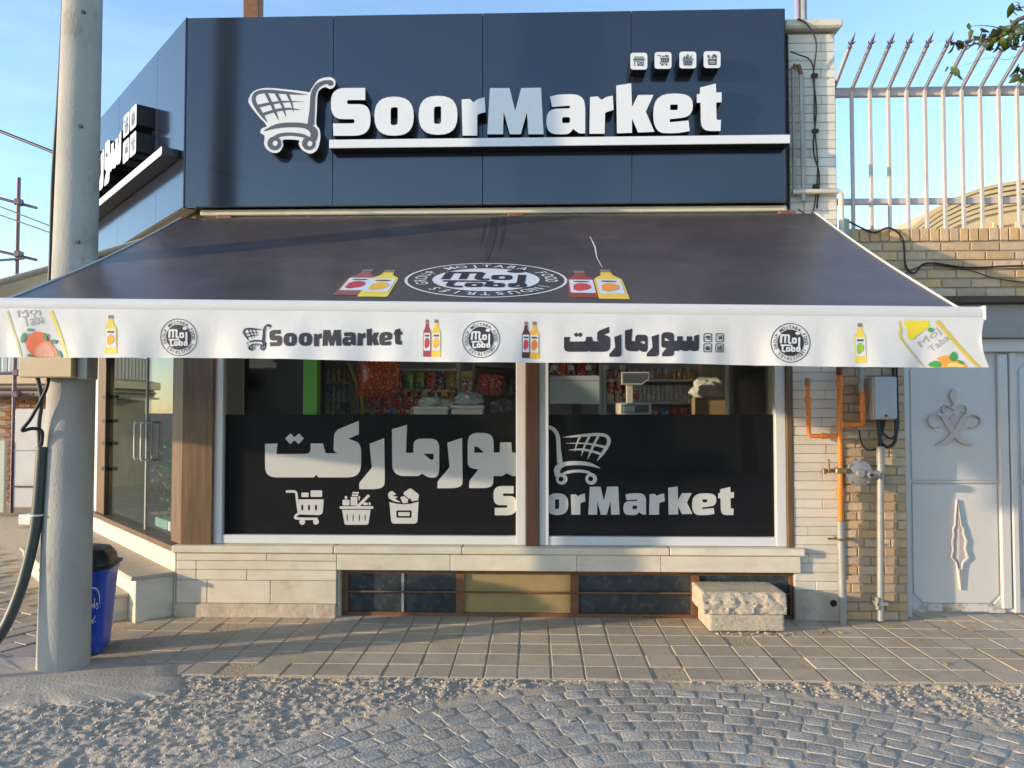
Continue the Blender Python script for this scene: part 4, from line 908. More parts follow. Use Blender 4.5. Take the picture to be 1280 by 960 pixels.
cable('pole_hose', 'thick dark hose rising from the ground to the concrete pole', [(-3.40, -1.52, .03), (-3.22, -1.46, .09), (-3.09, -1.40, .25), (-3.01, -1.36, .47), (-2.96, -1.33, .73), (-2.933, -1.32, .96), (-2.912, -1.32, 1.33)], .032, 'hose', 8, 'hose')
cable('pole_cable', 'black cable looping out below the cream pole box', [(-2.85, -1.37, 1.74), (-2.86, -1.38, 1.66), (-2.93, -1.40, 1.50), (-2.975, -1.41, 1.43), (-2.93, -1.38, 1.44), (-2.89, -1.36, 1.42), (-2.905, -1.34, 1.34)], .010, 'black_rubber', 7)
cable('pole_cable', 'straight pair of grey cables running from the pole box into the hose', [(-2.91, -1.38, 1.74), (-2.89, -1.37, 1.6), (-2.915, -1.35, 1.46), (-2.915, -1.335, 1.3)], .012, 'hose', 7)
cable('pole_cable', 'long dark cable clipped to the left side of the concrete pole above the awning', [(-2.95, -1.26, 1.85), (-2.94, -1.24, 2.3), (-2.935, -1.24, 2.7), (-2.93, -1.24, 3.0), (-2.905, -1.24, 3.5), (-2.90, -1.22, 4.1), (-2.89, -1.22, 5), (-2.86, -1.22, 6)], .012, plain('dark_blue_cable', (.03, .03, .07)).name if False else 'black_rubber', 7)
for k, (ya, za, zc, lab) in enumerate(((-1.2, 3.12, 5.2, 'single thick overhead wire reaching the pole from the left'), (-1.2, 2.66, 4.8, 'upper thin overhead wire reaching the pole low down'), (-1.2, 2.62, 4.5, 'lower thin overhead wire reaching the pole low down'))):
    p0 = Vector((-2.94, ya, za)); p1 = Vector((-10.5, 1.5 + k * .3, zc + (2.1, 1.7, 1.75)[k])); mid = (p0 + p1) / 2 - Vector((0, 0, .35))
    cable('overhead_wire', lab, [p0, p0.lerp(p1, .25) - Vector((0, 0, .22)), mid, p0.lerp(p1, .75) - Vector((0, 0, .22)), p1], (.010, .004, .004)[k], 'black_rubber', 8, 'wire')

# ================================================================ blue wheelie bin behind the pole
bn = thing('waste_bin', 'blue plastic waste bin with black domed lid behind the concrete pole', 'bin', (-2.92, -.78, 0))
BM_ = Matrix.Translation((-2.945, -.84, 0)) @ Matrix.Rotation(R(16), 4, 'Z')
def taper(mb, w0, d0, w1, d1, z0, z1, Mx, r=.05):
    A_ = rrect(-w0, -d0, w0, d0, r, 4); B_ = rrect(-w1, -d1, w1, d1, r, 4); n = len(A_)
    mb.add([Mx @ Vector((p.x, p.y, z0)) for p in A_] + [Mx @ Vector((p.x, p.y, z1)) for p in B_], [tuple(reversed(range(n))), tuple(range(n, 2 * n))] + [(i, (i + 1) % n, n + (i + 1) % n, n + i) for i in range(n)])
b = MB(); taper(b, .15, .14, .185, .17, .01, .50, BM_); taper(b, .192, .177, .195, .18, .5005, .535, BM_); body = part(b, 'body', 'bin_blue', bn)
b = MB(); prof = [(.212, .195, .536), (.217, .20, .55), (.19, .175, .557), (.18, .16, .605), (.148, .128, .65), (.075, .065, .67)]
loops = [rrect(-w, -d, w, d, min(w, d) * .5, 5) for w, d, z in prof]; n = len(loops[0])
b.add([BM_ @ Vector((p.x, p.y, prof[i][2])) for i, l in enumerate(loops) for p in l], [tuple(reversed(range(n)))] + [(i * n + k, i * n + (k + 1) % n, (i + 1) * n + (k + 1) % n, (i + 1) * n + k) for i in range(len(prof) - 1) for k in range(n)] + [tuple(range((len(prof) - 1) * n, len(prof) * n))])
part(b, 'lid', 'bin_lid', bn)
# white scrawled mark on the street side of the body
def fB(x, y):
    z = .50 - y; t = (z - .01) / .49; return BM_ @ Vector((x, -(.14 + (.17 - .14) * t) - .002, z))
nb = (BM_.to_3x3() @ Vector((0, -1, .06))).normalized(); b = MB()
marks = [stroke([(.035, .15), (.015, .20), (.03, .27), (.085, .285), (.125, .25)], [.004, .008, .01, .008, .003]), stroke([(.07, .12), (.06, .09), (.09, .075), (.14, .085), (.165, .13), (.165, .18)], [.003, .006, .008, .008, .008, .004]), stroke([(.03, .315), (.08, .30), (.13, .285)], [.003, .006, .003]), stroke([(.07, .155), (.05, .18), (.055, .21), (.08, .205)], .007), stroke([(.085, .20), (.095, .175), (.105, .20)], .006), stroke([(.11, .205), (.115, .14)], .006), stroke([(.125, .195), (.14, .17), (.15, .195), (.135, .21)], .006)]
marks = [[Vector((p.x * .55 + .055, p.y)) for p in m_] for m_ in marks]; flats(b, marks, fB, .0005, .0003, nb); ob('printed_mark', b.mesh('mk', 0, False), M['ink_white'], body)

# ================================================================ two stacked kerb blocks in front of the basement window
def rough_block(name, label, x0, x1, y0, y1, z0, z1, rot, broken, tz=0):
    cx, cy = (x0 + x1) / 2, (y0 + y1) / 2; bm = bmesh.new()
    bmesh.ops.create_cube(bm, size=1)
    bmesh.ops.subdivide_edges(bm, edges=bm.edges[:], cuts=39, use_grid_fill=True)
    hx, hy, hz = (x1 - x0) / 2, (y1 - y0) / 2, (z1 - z0) / 2; rr = .014
    for v in bm.verts:
        p = Vector((v.co.x * 2 * hx, v.co.y * 2 * hy, v.co.z * 2 * hz))
        c = Vector((max(-hx + rr, min(hx - rr, p.x)), max(-hy + rr, min(hy - rr, p.y)), max(-hz + rr, min(hz - rr, p.z))))   # round the arrises
        d = p - c; n_ = d.normalized() if d.length > 1e-9 else Vector((0, 0, 1)); p = c + n_ * min(rr, d.length)
        p += n_ * (.0025 * noise.fractal(p * 45, 1, 2, 3) + .002 * noise.noise(p * 9))
        if broken and p.y < -hy + .05:
            k = max(0, 1 - (p.y + hy) / .05)
            p.y += k * (.010 + max(-.008, .016 * noise.fractal(p * 14, 1, 2, 3)) + .008 * abs(noise.fractal(p * 60, 1, 2, 3)) - .005 * (noise.cell(p * 45) > .6) + max(0, p.z / hz + .1) ** 2 * .030)
            if p.z > 0: p.z -= k * .016 * abs(noise.noise(p * 12))
        v.co = p
    me = bpy.data.meshes.new(name); bm.to_mesh(me); bm.free()
    me.polygons.foreach_set('use_smooth', [True] * len(me.polygons)); me.set_sharp_from_angle(angle=R(40))
    o = ob(name, me, M['block'], None, (cx, cy, (z0 + z1) / 2 + tz), (0, 0, R(rot))); return tag(o, label, 'block')
rough_block('kerb_block', 'lower pale concrete kerb block lying on the pavement by the basement window', 1.195, 1.72, -.335, .0, .008, .125, 1.5, False)
rough_block('kerb_block', 'upper kerb block with broken rough front resting on another block', 1.155, 1.735, -.35, .03, .1255, .275, 1.0, True)
b = MB(); rs = random.Random(5)
for k in range(46): chip(b, rs.uniform(1.25, 1.8), rs.uniform(-.42, -.33), .004, rs.choice((.004, .006, .009, .014)))
tag(b.mk('block_crumbs', M['block'], None, 0), 'crumbs of broken concrete at the foot of the kerb blocks', 'rubble', kind='stuff')

# ================================================================ brick pier and wall over the gate
BRK = {}
def brick_mesh(w, h, d=.03):
    k = (round(w, 3), round(h, 3))
    if k not in BRK:
        b = MB(); b.bbox(-w / 2, w / 2, 0, d, 0, h, .004); BRK[k] = b.mesh('brick', 0); BRK[k].materials.append(M['brick'])
    return BRK[k]
def bricks(parent, X0, X1, Z0, Z1, Y, bl=.215, bh=.056, pitch=.0665, phase=0, jit=.002):
    k = 0; z = Z0
    while z + bh <= Z1 + .002:
        x = X0 - (((k + phase) % 2) * bl * .5)
        if (k % 5) == 3: x -= bl * .25
        while x < X1 - .012:
            a, c = max(x, X0), min(x + bl, X1)
            if c - a > .03: ob('brick', brick_mesh(c - a - .010, bh), None, parent, ((a + c) / 2, Y + random.uniform(-jit, jit), z))
            x += bl
        z += pitch; k += 1
bp_ = thing('brick_pier', 'narrow buff brick pier carrying the gas pipes beside the white gate', 'wall', (2.5, .1, 0))
b = MB(); b.box(2.27, 2.733, .022, .40, -.03, 2.30); part(b, 'mortar_core', 'brick_mortar', bp_, smooth=0)
bricks(bp_, 2.272, 2.733, .004, 2.30, .0125, bl=.195)
wv = thing('gate_wall', 'buff brick wall over the gate with an upright brick coping', 'wall', (3.4, .2, 2.3))
b = MB(); b.box(2.262, 6.4, .022, .30, 2.385, 2.90); part(b, 'mortar_core', 'brick_mortar', wv, smooth=0)
bricks(wv, 2.264, 4.5, 2.39, 2.80, .012, pitch=.0688, bh=.058)
x = 2.27
while x < 4.6:
    b_w = random.choice((.060, .064, .068)); me = brick_mesh(b_w, .094, .285); ob('coping_brick', me, None, wv, (x + b_w / 2, .008 + random.uniform(-.003, .002), 2.805 + random.uniform(-.002, .003))); x += b_w + .009
b = MB(); b.bbox(2.74, 6.4, -.035, .30, 2.335, 2.384, .006); part(b, 'steel_ledge', 'dark_post', wv)
b = MB(); b.bbox(2.74, 6.4, .03, .25, 2.085, 2.334, .004); part(b, 'lintel_board', plain('grey_board', (.34, .31, .29), .8, scale=14, stretch=(.15, 1, 2), bump=.5), wv)
b = MB(); b.box(6.0, 6.4, .022, .40, -.03, 2.385); part(b, 'far_pier', 'brick', wv, smooth=0)

# ================================================================ the steel gate
gt = thing('steel_gate', 'pale grey double steel gate with scroll ornaments beside the brick pier', 'gate', (3.6, .15, 0)); GP = .15
def gp(mb, name, m, **k): return mb.mk(name, M[m], gt, **k)
b = MB(); b.bbox(2.738, 2.80, .10, .22, .0, 2.083, .004); gp(b, 'frame_post', 'gate')
b = MB(); b.bbox(2.801, 6.0, .095, .22, 1.985, 2.083, .004); gp(b, 'frame_head', 'gate')
for (xa, xb) in ((2.805, 3.565), (3.615, 5.2)):
    b = MB(); b.box(xa, xb, GP + .012, GP + .03, .03, 1.983); lf = gp(b, 'leaf', 'gate', smooth=0)
    for (p, q, r_, s) in ((xa, xa + .0, 0, 0),): pass
    # raised panels with cut corners
    for (z0, z1, cut) in ((1.02, 1.93, .08), (.10, .985, .07)):
        px0, px1 = xa + .035, xb - .10
        poly = [(px0 + (cut if z1 > 1.5 else 0), z1), (px1 - (cut if z1 > 1.5 else 0), z1), (px1, z1 - (cut if z1 > 1.5 else 0)), (px1, z0 + (cut if z0 < .5 else 0)), (px1 - (cut if z0 < .5 else 0), z0), (px0 + (cut if z0 < .5 else 0), z0), (px0, z0 + (cut if z0 < .5 else 0)), (px0, z1 - (cut if z1 > 1.5 else 0))]
        b = MB(); flats(b, [([Vector(p) for p in poly], [])], lambda x, z: Vector((x, GP, z)), 0, 0, NF, .011); ob('panel', b.mesh('p', 0), M['gate'], lf)
    b = MB(); b.bbox(xb - .085, xb - .01, GP - .022, GP + .0115, .06, 1.97, .008); ob('stile', b.mesh('s'), M['gate'], lf)
    b = MB(); b.bbox(xa + .04, xb - .10, GP - .012, GP - .0005, .998, 1.008, .002); ob('rail_bead', b.mesh('r'), M['gate'], lf)
    b = MB(); b.bbox(xa + .07, xb - .15, GP - .006, GP + .0118, .035, .095, .004); ob('kick_plate', b.mesh('k'), M['gate_wear'], lf)
    for s, cx in ((1, xa), (-1, xb - .06)):
        poly = [Vector((cx, .03)), Vector((cx + s * .11, .03)), Vector((cx + s * .11, .055)), Vector((cx + s * .03, .15)), Vector((cx, .17))]
        b = MB(); flats(b, [(poly, [])], lambda x, z: Vector((x, GP - .008, z)), 0, 0, NF, .02); ob('corner_plate', b.mesh('c', 0), M['gate_wear'], lf)
b = MB(); b.bbox(3.566, 3.614, .125, .17, .03, 1.983, .008); gp(b, 'meeting_stile', 'gate')
b = MB(); b.lathe([(.012, 0), (.012, .03), (.028, .035), (.03, .055), (.018, .07)], 16, Matrix.Translation((3.70, GP, 1.09)) @ Matrix.Rotation(R(90), 4, 'X')); gp(b, 'knob', 'rust')
# upper scroll ornament
GO = lambda p: [at(1130 + q[0] / 4.8, 420 + q[1] / 4.8, GP) for q in p]
def strap(pts, ws, d=.03, name='ornament'):
    o = stroke(pts, ws, 5); b = MB(); flats(b, [(o, [])], lambda x, y: at(1130 + x / 4.8, 420 + y / 4.8, GP - d), 0, 0, NF, d - .0005); return ob(name, b.mesh('o', 40), M['ornament'], gt)
for mir in (1, -1):
    fx = lambda q: [(305 + (x - 305) * mir, y) for x, y in q]
    strap(fx([(390, 548), (425, 553), (455, 530), (462, 500), (440, 478), (405, 470), (375, 480), (350, 515), (322, 560), (290, 600), (250, 635), (195, 655)]), [3, 4, 5, 6, 8, 14, 26, 34, 32, 34, 24, 4], .028 if mir > 0 else .024)
    strap(fx([(348, 455), (372, 460), (378, 435), (360, 416), (335, 425), (305, 440)]), [3, 5, 6, 7, 9, 8], .02)
def lozenge(pts, d, nm='ornament'):
    b = MB(); o = cat([Vector(p) for p in pts], True, 3) if len(pts) > 4 else [Vector(p) for p in pts]; flats(b, [(o, [])], lambda x, y: at(1130 + x / 4.8, 420 + y / 4.8, GP - d), 0, 0, NF, d - .0005); return ob(nm, b.mesh('o', 40), M['ornament'], gt)
lozenge([(300, 316), (325, 350), (315, 385), (300, 402), (285, 385), (275, 350)], .022); lozenge([(303, 405), (325, 432), (303, 448), (282, 432)], .026); lozenge([(305, 462), (345, 500), (308, 562), (272, 500)], .014)
# lower leaf-shaped ornament: a standing rim round a hollow
LG = [(355, 130), (372, 220), (385, 300), (402, 325), (405, 360), (425, 405), (415, 460), (437, 520), (400, 555), (388, 600), (380, 735), (362, 600), (350, 555), (312, 520), (325, 465), (318, 415), (330, 370), (325, 325), (340, 300), (345, 220)]
cx_, cy_ = 368, 440
def gl2(x, y, d): return at(1130 + x / 5.333, 600 + y / 5.333, GP - d)
b = MB(); o_ = [Vector(p) for p in LG]; in_ = [Vector((cx_ + (p[0] - cx_) * .80, cy_ + (p[1] - cy_) * .96)) for p in LG]
flats(b, [(o_, [in_])], lambda x, y: gl2(x, y, .022), 0, 0, NF, .0215); ob('ornament_rim', b.mesh('o', 30), M['gate'], gt)
b = MB(); n = len(in_); pts = [gl2(p.x, p.y, .004) for p in in_] + [gl2(cx_ + (p.x - cx_) * .08, cy_ + (p.y - cy_) * .85, .015) for p in in_]
b.add(pts, [(i, (i + 1) % n, n + (i + 1) % n, n + i) for i in range(n)] + [tuple(range(n, 2 * n))]); ob('ornament_core', b.mesh('o', 30), M['ornament'], gt)

# ================================================================ fence of bent bars on the wall
fn_ = thing('railing', 'pale steel railing of bent spear bars on top of the brick wall', 'fence', (3.3, .12, 2.9)); FYY = .10
b = MB(); b.bbox(2.255, 6.3, FYY + .012, FYY + .047, 3.945, 4.015, .004); part(b, 'top_rail', 'bar_fence', fn_)
b = MB(); b.bbox(2.255, 6.3, FYY + .012, FYY + .040, 3.11, 3.158, .004); part(b, 'bottom_rail', 'bar_fence', fn_)
b = MB(); hb = .0125
b.bbox(-hb, hb, -hb, hb, 2.86, 3.985, .003); Mt = Matrix.Translation((0, 0, 3.985)) @ Matrix.Rotation(R(60), 4, 'X'); b.bbox(-hb * .9, hb * .9, -hb * .9, hb * .9, -.005, .36, .003, Mt); barm = b.mesh('bar', 0); barm.materials.append(M['bar_fence'])
b = MB(); b.lathe([(.008, .355), (.015, .363), (.016, .378), (.008, .388), (.010, .40), (.013, .415), (.007, .45), (.001, .49)], 8, Mt)
for s in (-1, 1): b.tube([Mt @ Vector((0, 0, .39)), Mt @ Vector((s * .018, 0, .402)), Mt @ Vector((s * .026, 0, .42))], [.006, .005, .002], 6)
spm = b.mesh('spear_head'); spm.materials.append(plain('purple_spear', (.17, .12, .16), .5))
for i in range(26):
    x = 2.272 + i * .1375
    o = ob('bar', barm, None, fn_, (x, FYY, 0), (0, 0, random.uniform(-.012, .012)))
    s_ = ob('spear_head', spm, None, o, (x, FYY, 0)) if False else bpy.data.objects.new('spear_head', spm)
    col.objects.link(s_); s_.parent = o
# wall clutter: drain pipes and cables on the pillar
cp = thing('wall_pipe', 'cream pipe with rusty elbow running down the upper pillar', 'pipe', (1.93, -.02, 3.1))
b = MB(); b.tube([(1.925, -.03, 4.12), (1.925, -.03, 3.16)], .012, 10); b.tube([(1.985, -.035, 4.05), (1.992, -.035, 3.10)], .019, 10); part(b, 'tube', 'galv', cp)
b = MB(); b.tube([(1.925, -.03, 4.10), (1.94, -.032, 4.13), (1.965, -.034, 4.13), (1.985, -.035, 4.05)], .016, 8); part(b, 'elbow', 'rust', cp)
b = MB(); b.tube([(1.905, -.045, 3.165), (2.235, -.045, 3.172), (2.262, -.045, 3.15), (2.266, -.045, 2.60)], .020, 10); part(b, 'branch', 'cream_pipe', cp)
cable('wall_cable', 'black wire with clips hanging down the marble pillar', [(1.95, -.07, 4.46), (2.02, -.07, 4.42), (2.09, -.06, 4.28), (2.08, -.02, 4.05), (2.10, -.015, 3.8), (2.075, -.015, 3.5), (2.115, -.015, 3.3), (2.095, -.015, 3.05)], .006, 'black_rubber', 7)
cable('wall_cable', 'thin second black wire beside the clipped one on the marble pillar', [(1.9, -.06, 4.22), (1.96, -.05, 4.2), (2.05, -.03, 4.17), (2.085, -.02, 4.06), (2.085, -.015, 3.7), (2.105, -.015, 3.35), (2.06, -.02, 3.02), (1.95, -.03, 3.04)], .005, 'black_rubber', 7)
for z in (4.04, 3.62, 3.2):
    b = MB(); b.bbox(2.065, 2.115, -.028, -.004, z, z + .03, .005); tag(b.mk('cable_clip', M['black_rubber']), 'small black clip holding wires to the marble pillar', 'clip', 'clips on the pillar wires')
cable('wall_cable', 'black cable drooping along the brick wall over the gate', [(2.28, -.01, 2.98), (2.5, -.01, 2.87), (2.62, -.015, 2.90), (2.72, -.015, 2.82), (2.74, -.015, 2.62), (2.80, -.015, 2.56), (2.9, -.015, 2.635), (3.2, -.015, 2.60), (3.6, -.015, 2.61), (4.4, -.015, 2.60)], .007, 'black_rubber', 8)
cable('wall_cable', 'thinner black cable sagging below another along the brick wall', [(2.74, -.015, 2.56), (2.9, -.015, 2.62), (3.2, -.015, 2.58), (3.5, -.015, 2.50), (4.4, -.015, 2.42)], .004, 'black_rubber', 8)
b = MB(); b.bbox(2.275, 2.335, -.02, .01, 2.80, 2.97, .006); tag(b.mk('conduit_stub', M['galv']), 'short grey conduit stub at the end of the brick wall', 'conduit')

# ================================================================ gas pipes, regulator, electric box
gas = thing('gas_pipe', 'orange painted gas pipe with side branches in front of the pillar', 'pipe', (2.22, -.08, 0)); gy = -.075; r1 = .0195
b = MB(); b.tube([(2.222, gy, 1.80), (2.215, gy, .74)], r1, 14); part(b, 'riser', 'orange', gas)
b = MB(); b.tube([(2.22, gy, 1.358), (2.02, gy, 1.356), (2.0, gy, 1.362), (1.993, gy, 1.38), (1.993, gy, 1.72)], .0165, 12); part(b, 'left_branch', 'orange', gas)
b = MB(); b.tube([(2.22, gy, 1.438), (2.36, gy, 1.44), (2.376, gy, 1.447), (2.383, gy, 1.465), (2.383, gy, 1.68)], r1, 12); part(b, 'right_branch', 'orange', gas)
b = MB(); b.tube([(2.375, gy, 1.681), (2.37, gy, 2.1)], .021, 12); part(b, 'grey_extension', 'galv', gas)
for (x, z, w) in ((2.222, 1.735, .027), (1.993, 1.62, .025), (2.38, 1.56, .026), (2.22, 1.36, .027), (2.222, 1.44, .028), (2.213, .95, .030), (2.213, .92, .026), (2.10, 1.357, .022)):
    b = MB(); b.tube([(x, gy, z - .022), (x, gy, z + .022)], w, 12) if x != 2.10 else b.tube([(x - .02, gy, z), (x + .02, gy, z)], w, 12); part(b, 'coupling', 'orange', gas)
for x, z in ((2.222, 1.80), (1.993, 1.72)):
    b = MB(); b.tube([(x, gy, z), (x, gy, z + .06)], .025, 8); part(b, 'plug', 'brass' if x < 2.1 else plain('dark_red_cap', (.20, .03, .02)), gas)
b = MB(); b.tube([(2.213, gy, .738), (2.222, gy, -.02)], .0275, 14); part(b, 'sleeve', 'galv', gas)
b = MB(); b.bbox(2.185, 2.26, gy - .035, gy + .07, .60, .615, .004); b.tube([(2.12, gy, .61), (2.19, gy, .61)], .007, 6); part(b, 'clamp', 'rust', gas)
b = MB(); b.bbox(2.175, 2.26, gy - .03, gy + .03, 1.085, 1.125, .008); b.tube([(2.10, gy, 1.10), (2.18, gy, 1.105)], .014, 8); b.tube([(2.13, gy - .02, 1.10), (2.125, gy - .02, 1.19)], .008, 6); b.bbox(2.085, 2.112, gy - .02, gy + .02, 1.08, 1.12, .004); part(b, 'valve', 'brass', gas)
b = MB(); b.tube([(2.26, gy, 1.10), (2.31, gy, 1.09)], .018, 10); b.tube([(2.285, gy, 1.06), (2.285, gy, 1.15)], .010, 6); part(b, 'union', 'brass', gas)
reg = thing('gas_regulator', 'round silver gas regulator beside the orange pipe', 'gas regulator', (2.345, -.11, 1.08))
MR_ = Matrix.Translation((2.352, -.07, 1.085)) @ Matrix.Rotation(R(90), 4, 'X')
b = MB(); b.lathe([(.06, -.035), (.088, -.014), (.097, -.010), (.097, .006), (.086, .010), (.058, .020), (.032, .024), (.026, .05), (.0, .051)], 28, MR_); part(b, 'housing', 'meter', reg)
for k in range(8):
    a = k * math.pi / 4; b = MB(); b.lathe([(.009, 0), (.009, .022)], 6, MR_ @ Matrix.Translation((.09 * math.cos(a), .09 * math.sin(a), -.004))); part(b, 'bolt', 'meter', reg)
b = MB(); b.tube([(2.40, -.13, 1.08), (2.47, -.13, 1.085)], .026, 12); b.tube([(2.405, -.12, 1.08), (2.405, -.165, 1.08)], .018, 12); part(b, 'outlet', 'meter', reg)
b = MB(); b.lathe([(.0125, 0), (.0125, .004)], 10, Matrix.Translation((2.405, -.1645, 1.08)) @ Matrix.Rotation(R(90), 4, 'X')); part(b, 'vent_hole', 'black_rubber', reg)
eb = thing('electric_box', 'grey metal electric box on the brick pier above the cable loops', 'box', (2.52, -.06, 1.6))
b = MB(); b.bbox(2.437, 2.60, -.125, .0115, 1.478, 1.782, .005); cs = part(b, 'case', 'grey_box', eb)
b = MB(); b.bbox(2.447, 2.606, -.1355, -.1255, 1.485, 1.787, .004); part(b, 'door', 'grey_box', eb); b = MB(); b.lathe([(.010, 0), (.010, .01)], 8, Matrix.Translation((2.525, -.136, 1.505)) @ Matrix.Rotation(R(90), 4, 'X')); part(b, 'lock', 'rust', eb)
cable('meter_cable', 'fat black cable coming down beside the grey electric box and looping under it', [(2.62, -.03, 2.2), (2.635, -.03, 1.7), (2.64, -.035, 1.45), (2.63, -.04, 1.32), (2.57, -.05, 1.275), (2.52, -.05, 1.33), (2.54, -.05, 1.42), (2.55, -.05, 1.48)], .012, 'black_rubber', 7)
cable('meter_cable', 'second black cable beside the grey electric box with a shallower loop', [(2.655, -.02, 2.2), (2.66, -.025, 1.6), (2.655, -.03, 1.4), (2.60, -.05, 1.34), (2.54, -.05, 1.38), (2.525, -.05, 1.48)], .008, 'black_rubber', 7)
cable('meter_cable', 'thin black cable hanging in a loop left of the grey conduit', [(2.375, -.03, 1.40), (2.39, -.03, 1.31), (2.43, -.035, 1.255), (2.49, -.04, 1.26), (2.51, -.05, 1.30)], .006, 'black_rubber', 7)
cable('meter_cable', 'black cable dropping from the electric box into the grey conduit', [(2.50, -.06, 1.48), (2.508, -.06, 1.36), (2.512, -.06, 1.25)], .013, 'black_rubber', 6)
cd = thing('grey_conduit', 'tall grey conduit pipe standing before the brick pier', 'pipe', (2.5, -.06, 0))
b = MB(); b.tube([(2.514, -.06, 1.27), (2.497, -.06, .02)], .0245, 14); part(b, 'tube', 'galv', cd); b = MB(); b.tube([(2.515, -.06, 1.28), (2.513, -.06, 1.08)], .0275, 14); part(b, 'upper_sleeve', 'galv', cd)
b = MB(); b.bbox(2.455, 2.545, -.09, .011, .13, .155, .005); b.bbox(2.46, 2.48, -.09, -.05, .10, .19, .004); part(b, 'clamp', 'galv', cd)
# posts sticking up behind the sign
b = MB(); b.bbox(-2.50, -2.36, .6, .72, 4.445, 7.0, .01); tag(b.mk('roof_post', M['rust']), 'rusty steel post rising behind the left end of the sign', 'post')
b = MB(); b.tube([(2.06, .25, 4.476), (2.06, .25, 7)], .022, 8); tag(b.mk('roof_pipe', plain('violet_pipe', (.33, .28, .36))), 'thin violet grey pipe standing on the pillar cap', 'pipe')
b = MB(); b.tube([(2.105, .25, 4.476), (2.105, .25, 7)], .030, 8); tag(b.mk('roof_pipe', M['galv']), 'thicker pale pipe standing on the pillar cap', 'pipe')
# ================================================================ inside the shop
def packet_mesh(w, h, d):
    b = MB(); n, m = 6, 7
    for j in range(m + 1):
        t = j / m; k = math.sin(math.pi * t) ** .55 if 0 < t < 1 else 0
        for i in range(n + 1):
            s = i / n; x = (s - .5) * w * (1 - .06 * k); b.v.append((x, -d / 2 * k * math.sin(math.pi * s) ** .6, t * h))
        for i in range(n + 1):
            s = i / n; x = (s - .5) * w * (1 - .06 * k); b.v.append((x, d / 2 * k * math.sin(math.pi * s) ** .6, t * h))
    q = 2 * (n + 1)
    for j in range(m):
        for i in range(n): b.f += [(j * q + i, j * q + i + 1, (j + 1) * q + i + 1, (j + 1) * q + i), (j * q + n + 1 + i, (j + 1) * q + n + 1 + i, (j + 1) * q + n + 2 + i, j * q + n + 2 + i)]
    return b.mesh('packet', 60)
def print_mat(n, c1, c2, c3=(.88, .85, .78)):
    """printed wrapper: blotches and a band of lettering-like specks"""
    if n in M: return M[n]
    m = bpy.data.materials.new(n); m.use_nodes = True; N = m.node_tree.nodes; L = m.node_tree.links.new; b = N['Principled BSDF']; b.inputs['Roughness'].default_value = .3
    oi = N.new('ShaderNodeObjectInfo'); geo = N.new('ShaderNodeNewGeometry'); ad = N.new('ShaderNodeVectorMath'); L(geo.outputs['Position'], ad.inputs[0]); L(oi.outputs['Random'], ad.inputs[1])
    vo = N.new('ShaderNodeTexVoronoi'); vo.inputs['Scale'].default_value = 17; L(ad.outputs[0], vo.inputs['Vector'])
    r1_ = N.new('ShaderNodeValToRGB'); r1_.color_ramp.interpolation = 'CONSTANT'; r1_.color_ramp.elements[1].position = .55; r1_.color_ramp.elements[0].color = (*c1, 1); r1_.color_ramp.elements[1].color = (*c2, 1)
    sp3 = N.new('ShaderNodeSeparateColor'); L(vo.outputs['Color'], sp3.inputs[0]); L(sp3.outputs[0], r1_.inputs[0])
    no = N.new('ShaderNodeTexNoise'); no.inputs['Scale'].default_value = 55; L(ad.outputs[0], no.inputs['Vector'])
    r2 = N.new('ShaderNodeValToRGB'); r2.color_ramp.interpolation = 'CONSTANT'; r2.color_ramp.elements[1].position = .60; L(no.outputs['Fac'], r2.inputs[0])
    mx = N.new('ShaderNodeMixRGB'); mx.inputs[2].default_value = (*c3, 1); L(r2.outputs[0], mx.inputs[0]); L(r1_.outputs[0], mx.inputs[1]); L(mx.outputs[0], b.inputs['Base Color']); M[n] = m; return m
PK = {'red': ((.75, .04, .04), (.80, .16, .05)), 'green': ((.10, .46, .08), (.45, .60, .08)), 'yellow': ((.85, .62, .06), (.80, .22, .05)), 'blue': ((.08, .22, .60), (.20, .48, .70)), 'orange': ((.85, .34, .04), (.75, .52, .14)), 'dark': ((.10, .07, .09), (.40, .16, .10))}
pkm = {}
for c, (a, d) in PK.items():
    for (w, h, t) in ((.135, .185, .06), (.10, .15, .05)):
        me = packet_mesh(w, h, t); me.materials.append(print_mat('wrap_' + c, a, d)); pkm[(c, w)] = me
shelf_col = plain('shelf_grey', (.62, .61, .59), .4)
def sca(o, s): o.scale = (s, s, s); return o
def shelf(name, label, x0, x1, y0, y1, z0, boards, ztop=2.35, Mx=None):
    t = thing(name, label, 'shelf', ((Mx @ Vector(((x0 + x1) / 2, (y0 + y1) / 2, FL))) if Mx else ((x0 + x1) / 2, (y0 + y1) / 2, FL)))
    b = MB(); b.box(x0, x1, y1, y1 + .02, FL, ztop, Mx); ob('back_panel', b.mesh('b', 0), shelf_col, t)
    for x in (x0, x1):
        b = MB(); b.box(x - .015, x + .015, y0, y1 - .001, FL, ztop, Mx); ob('upright', b.mesh('u', 0), shelf_col, t)
    for z in boards:
        b = MB(); b.box(x0 + .016, x1 - .016, y0, y1 - .001, z - .02, z, Mx); ob('board', b.mesh('d', 0), shelf_col, t)
        b = MB(); b.box(x0 + .016, x1 - .016, y0 - .012, y0 - .001, z - .022, z + .001, Mx); ob('price_rail', b.mesh('r', 0), M['ink_white'], t)
    return t
shelf('snack_shelf', 'grey shop shelving packed with red snack packets behind the left window', -1.62, -.70, 1.1, 1.45, 0, (.8, 1.1, 1.3597, 1.5456, 1.7314, 1.9173))
rows = ((1.5456, 'the lower visible snack shelf'), (1.7314, 'the upper visible snack shelf'), (1.3597, 'the snack shelf behind the film'))
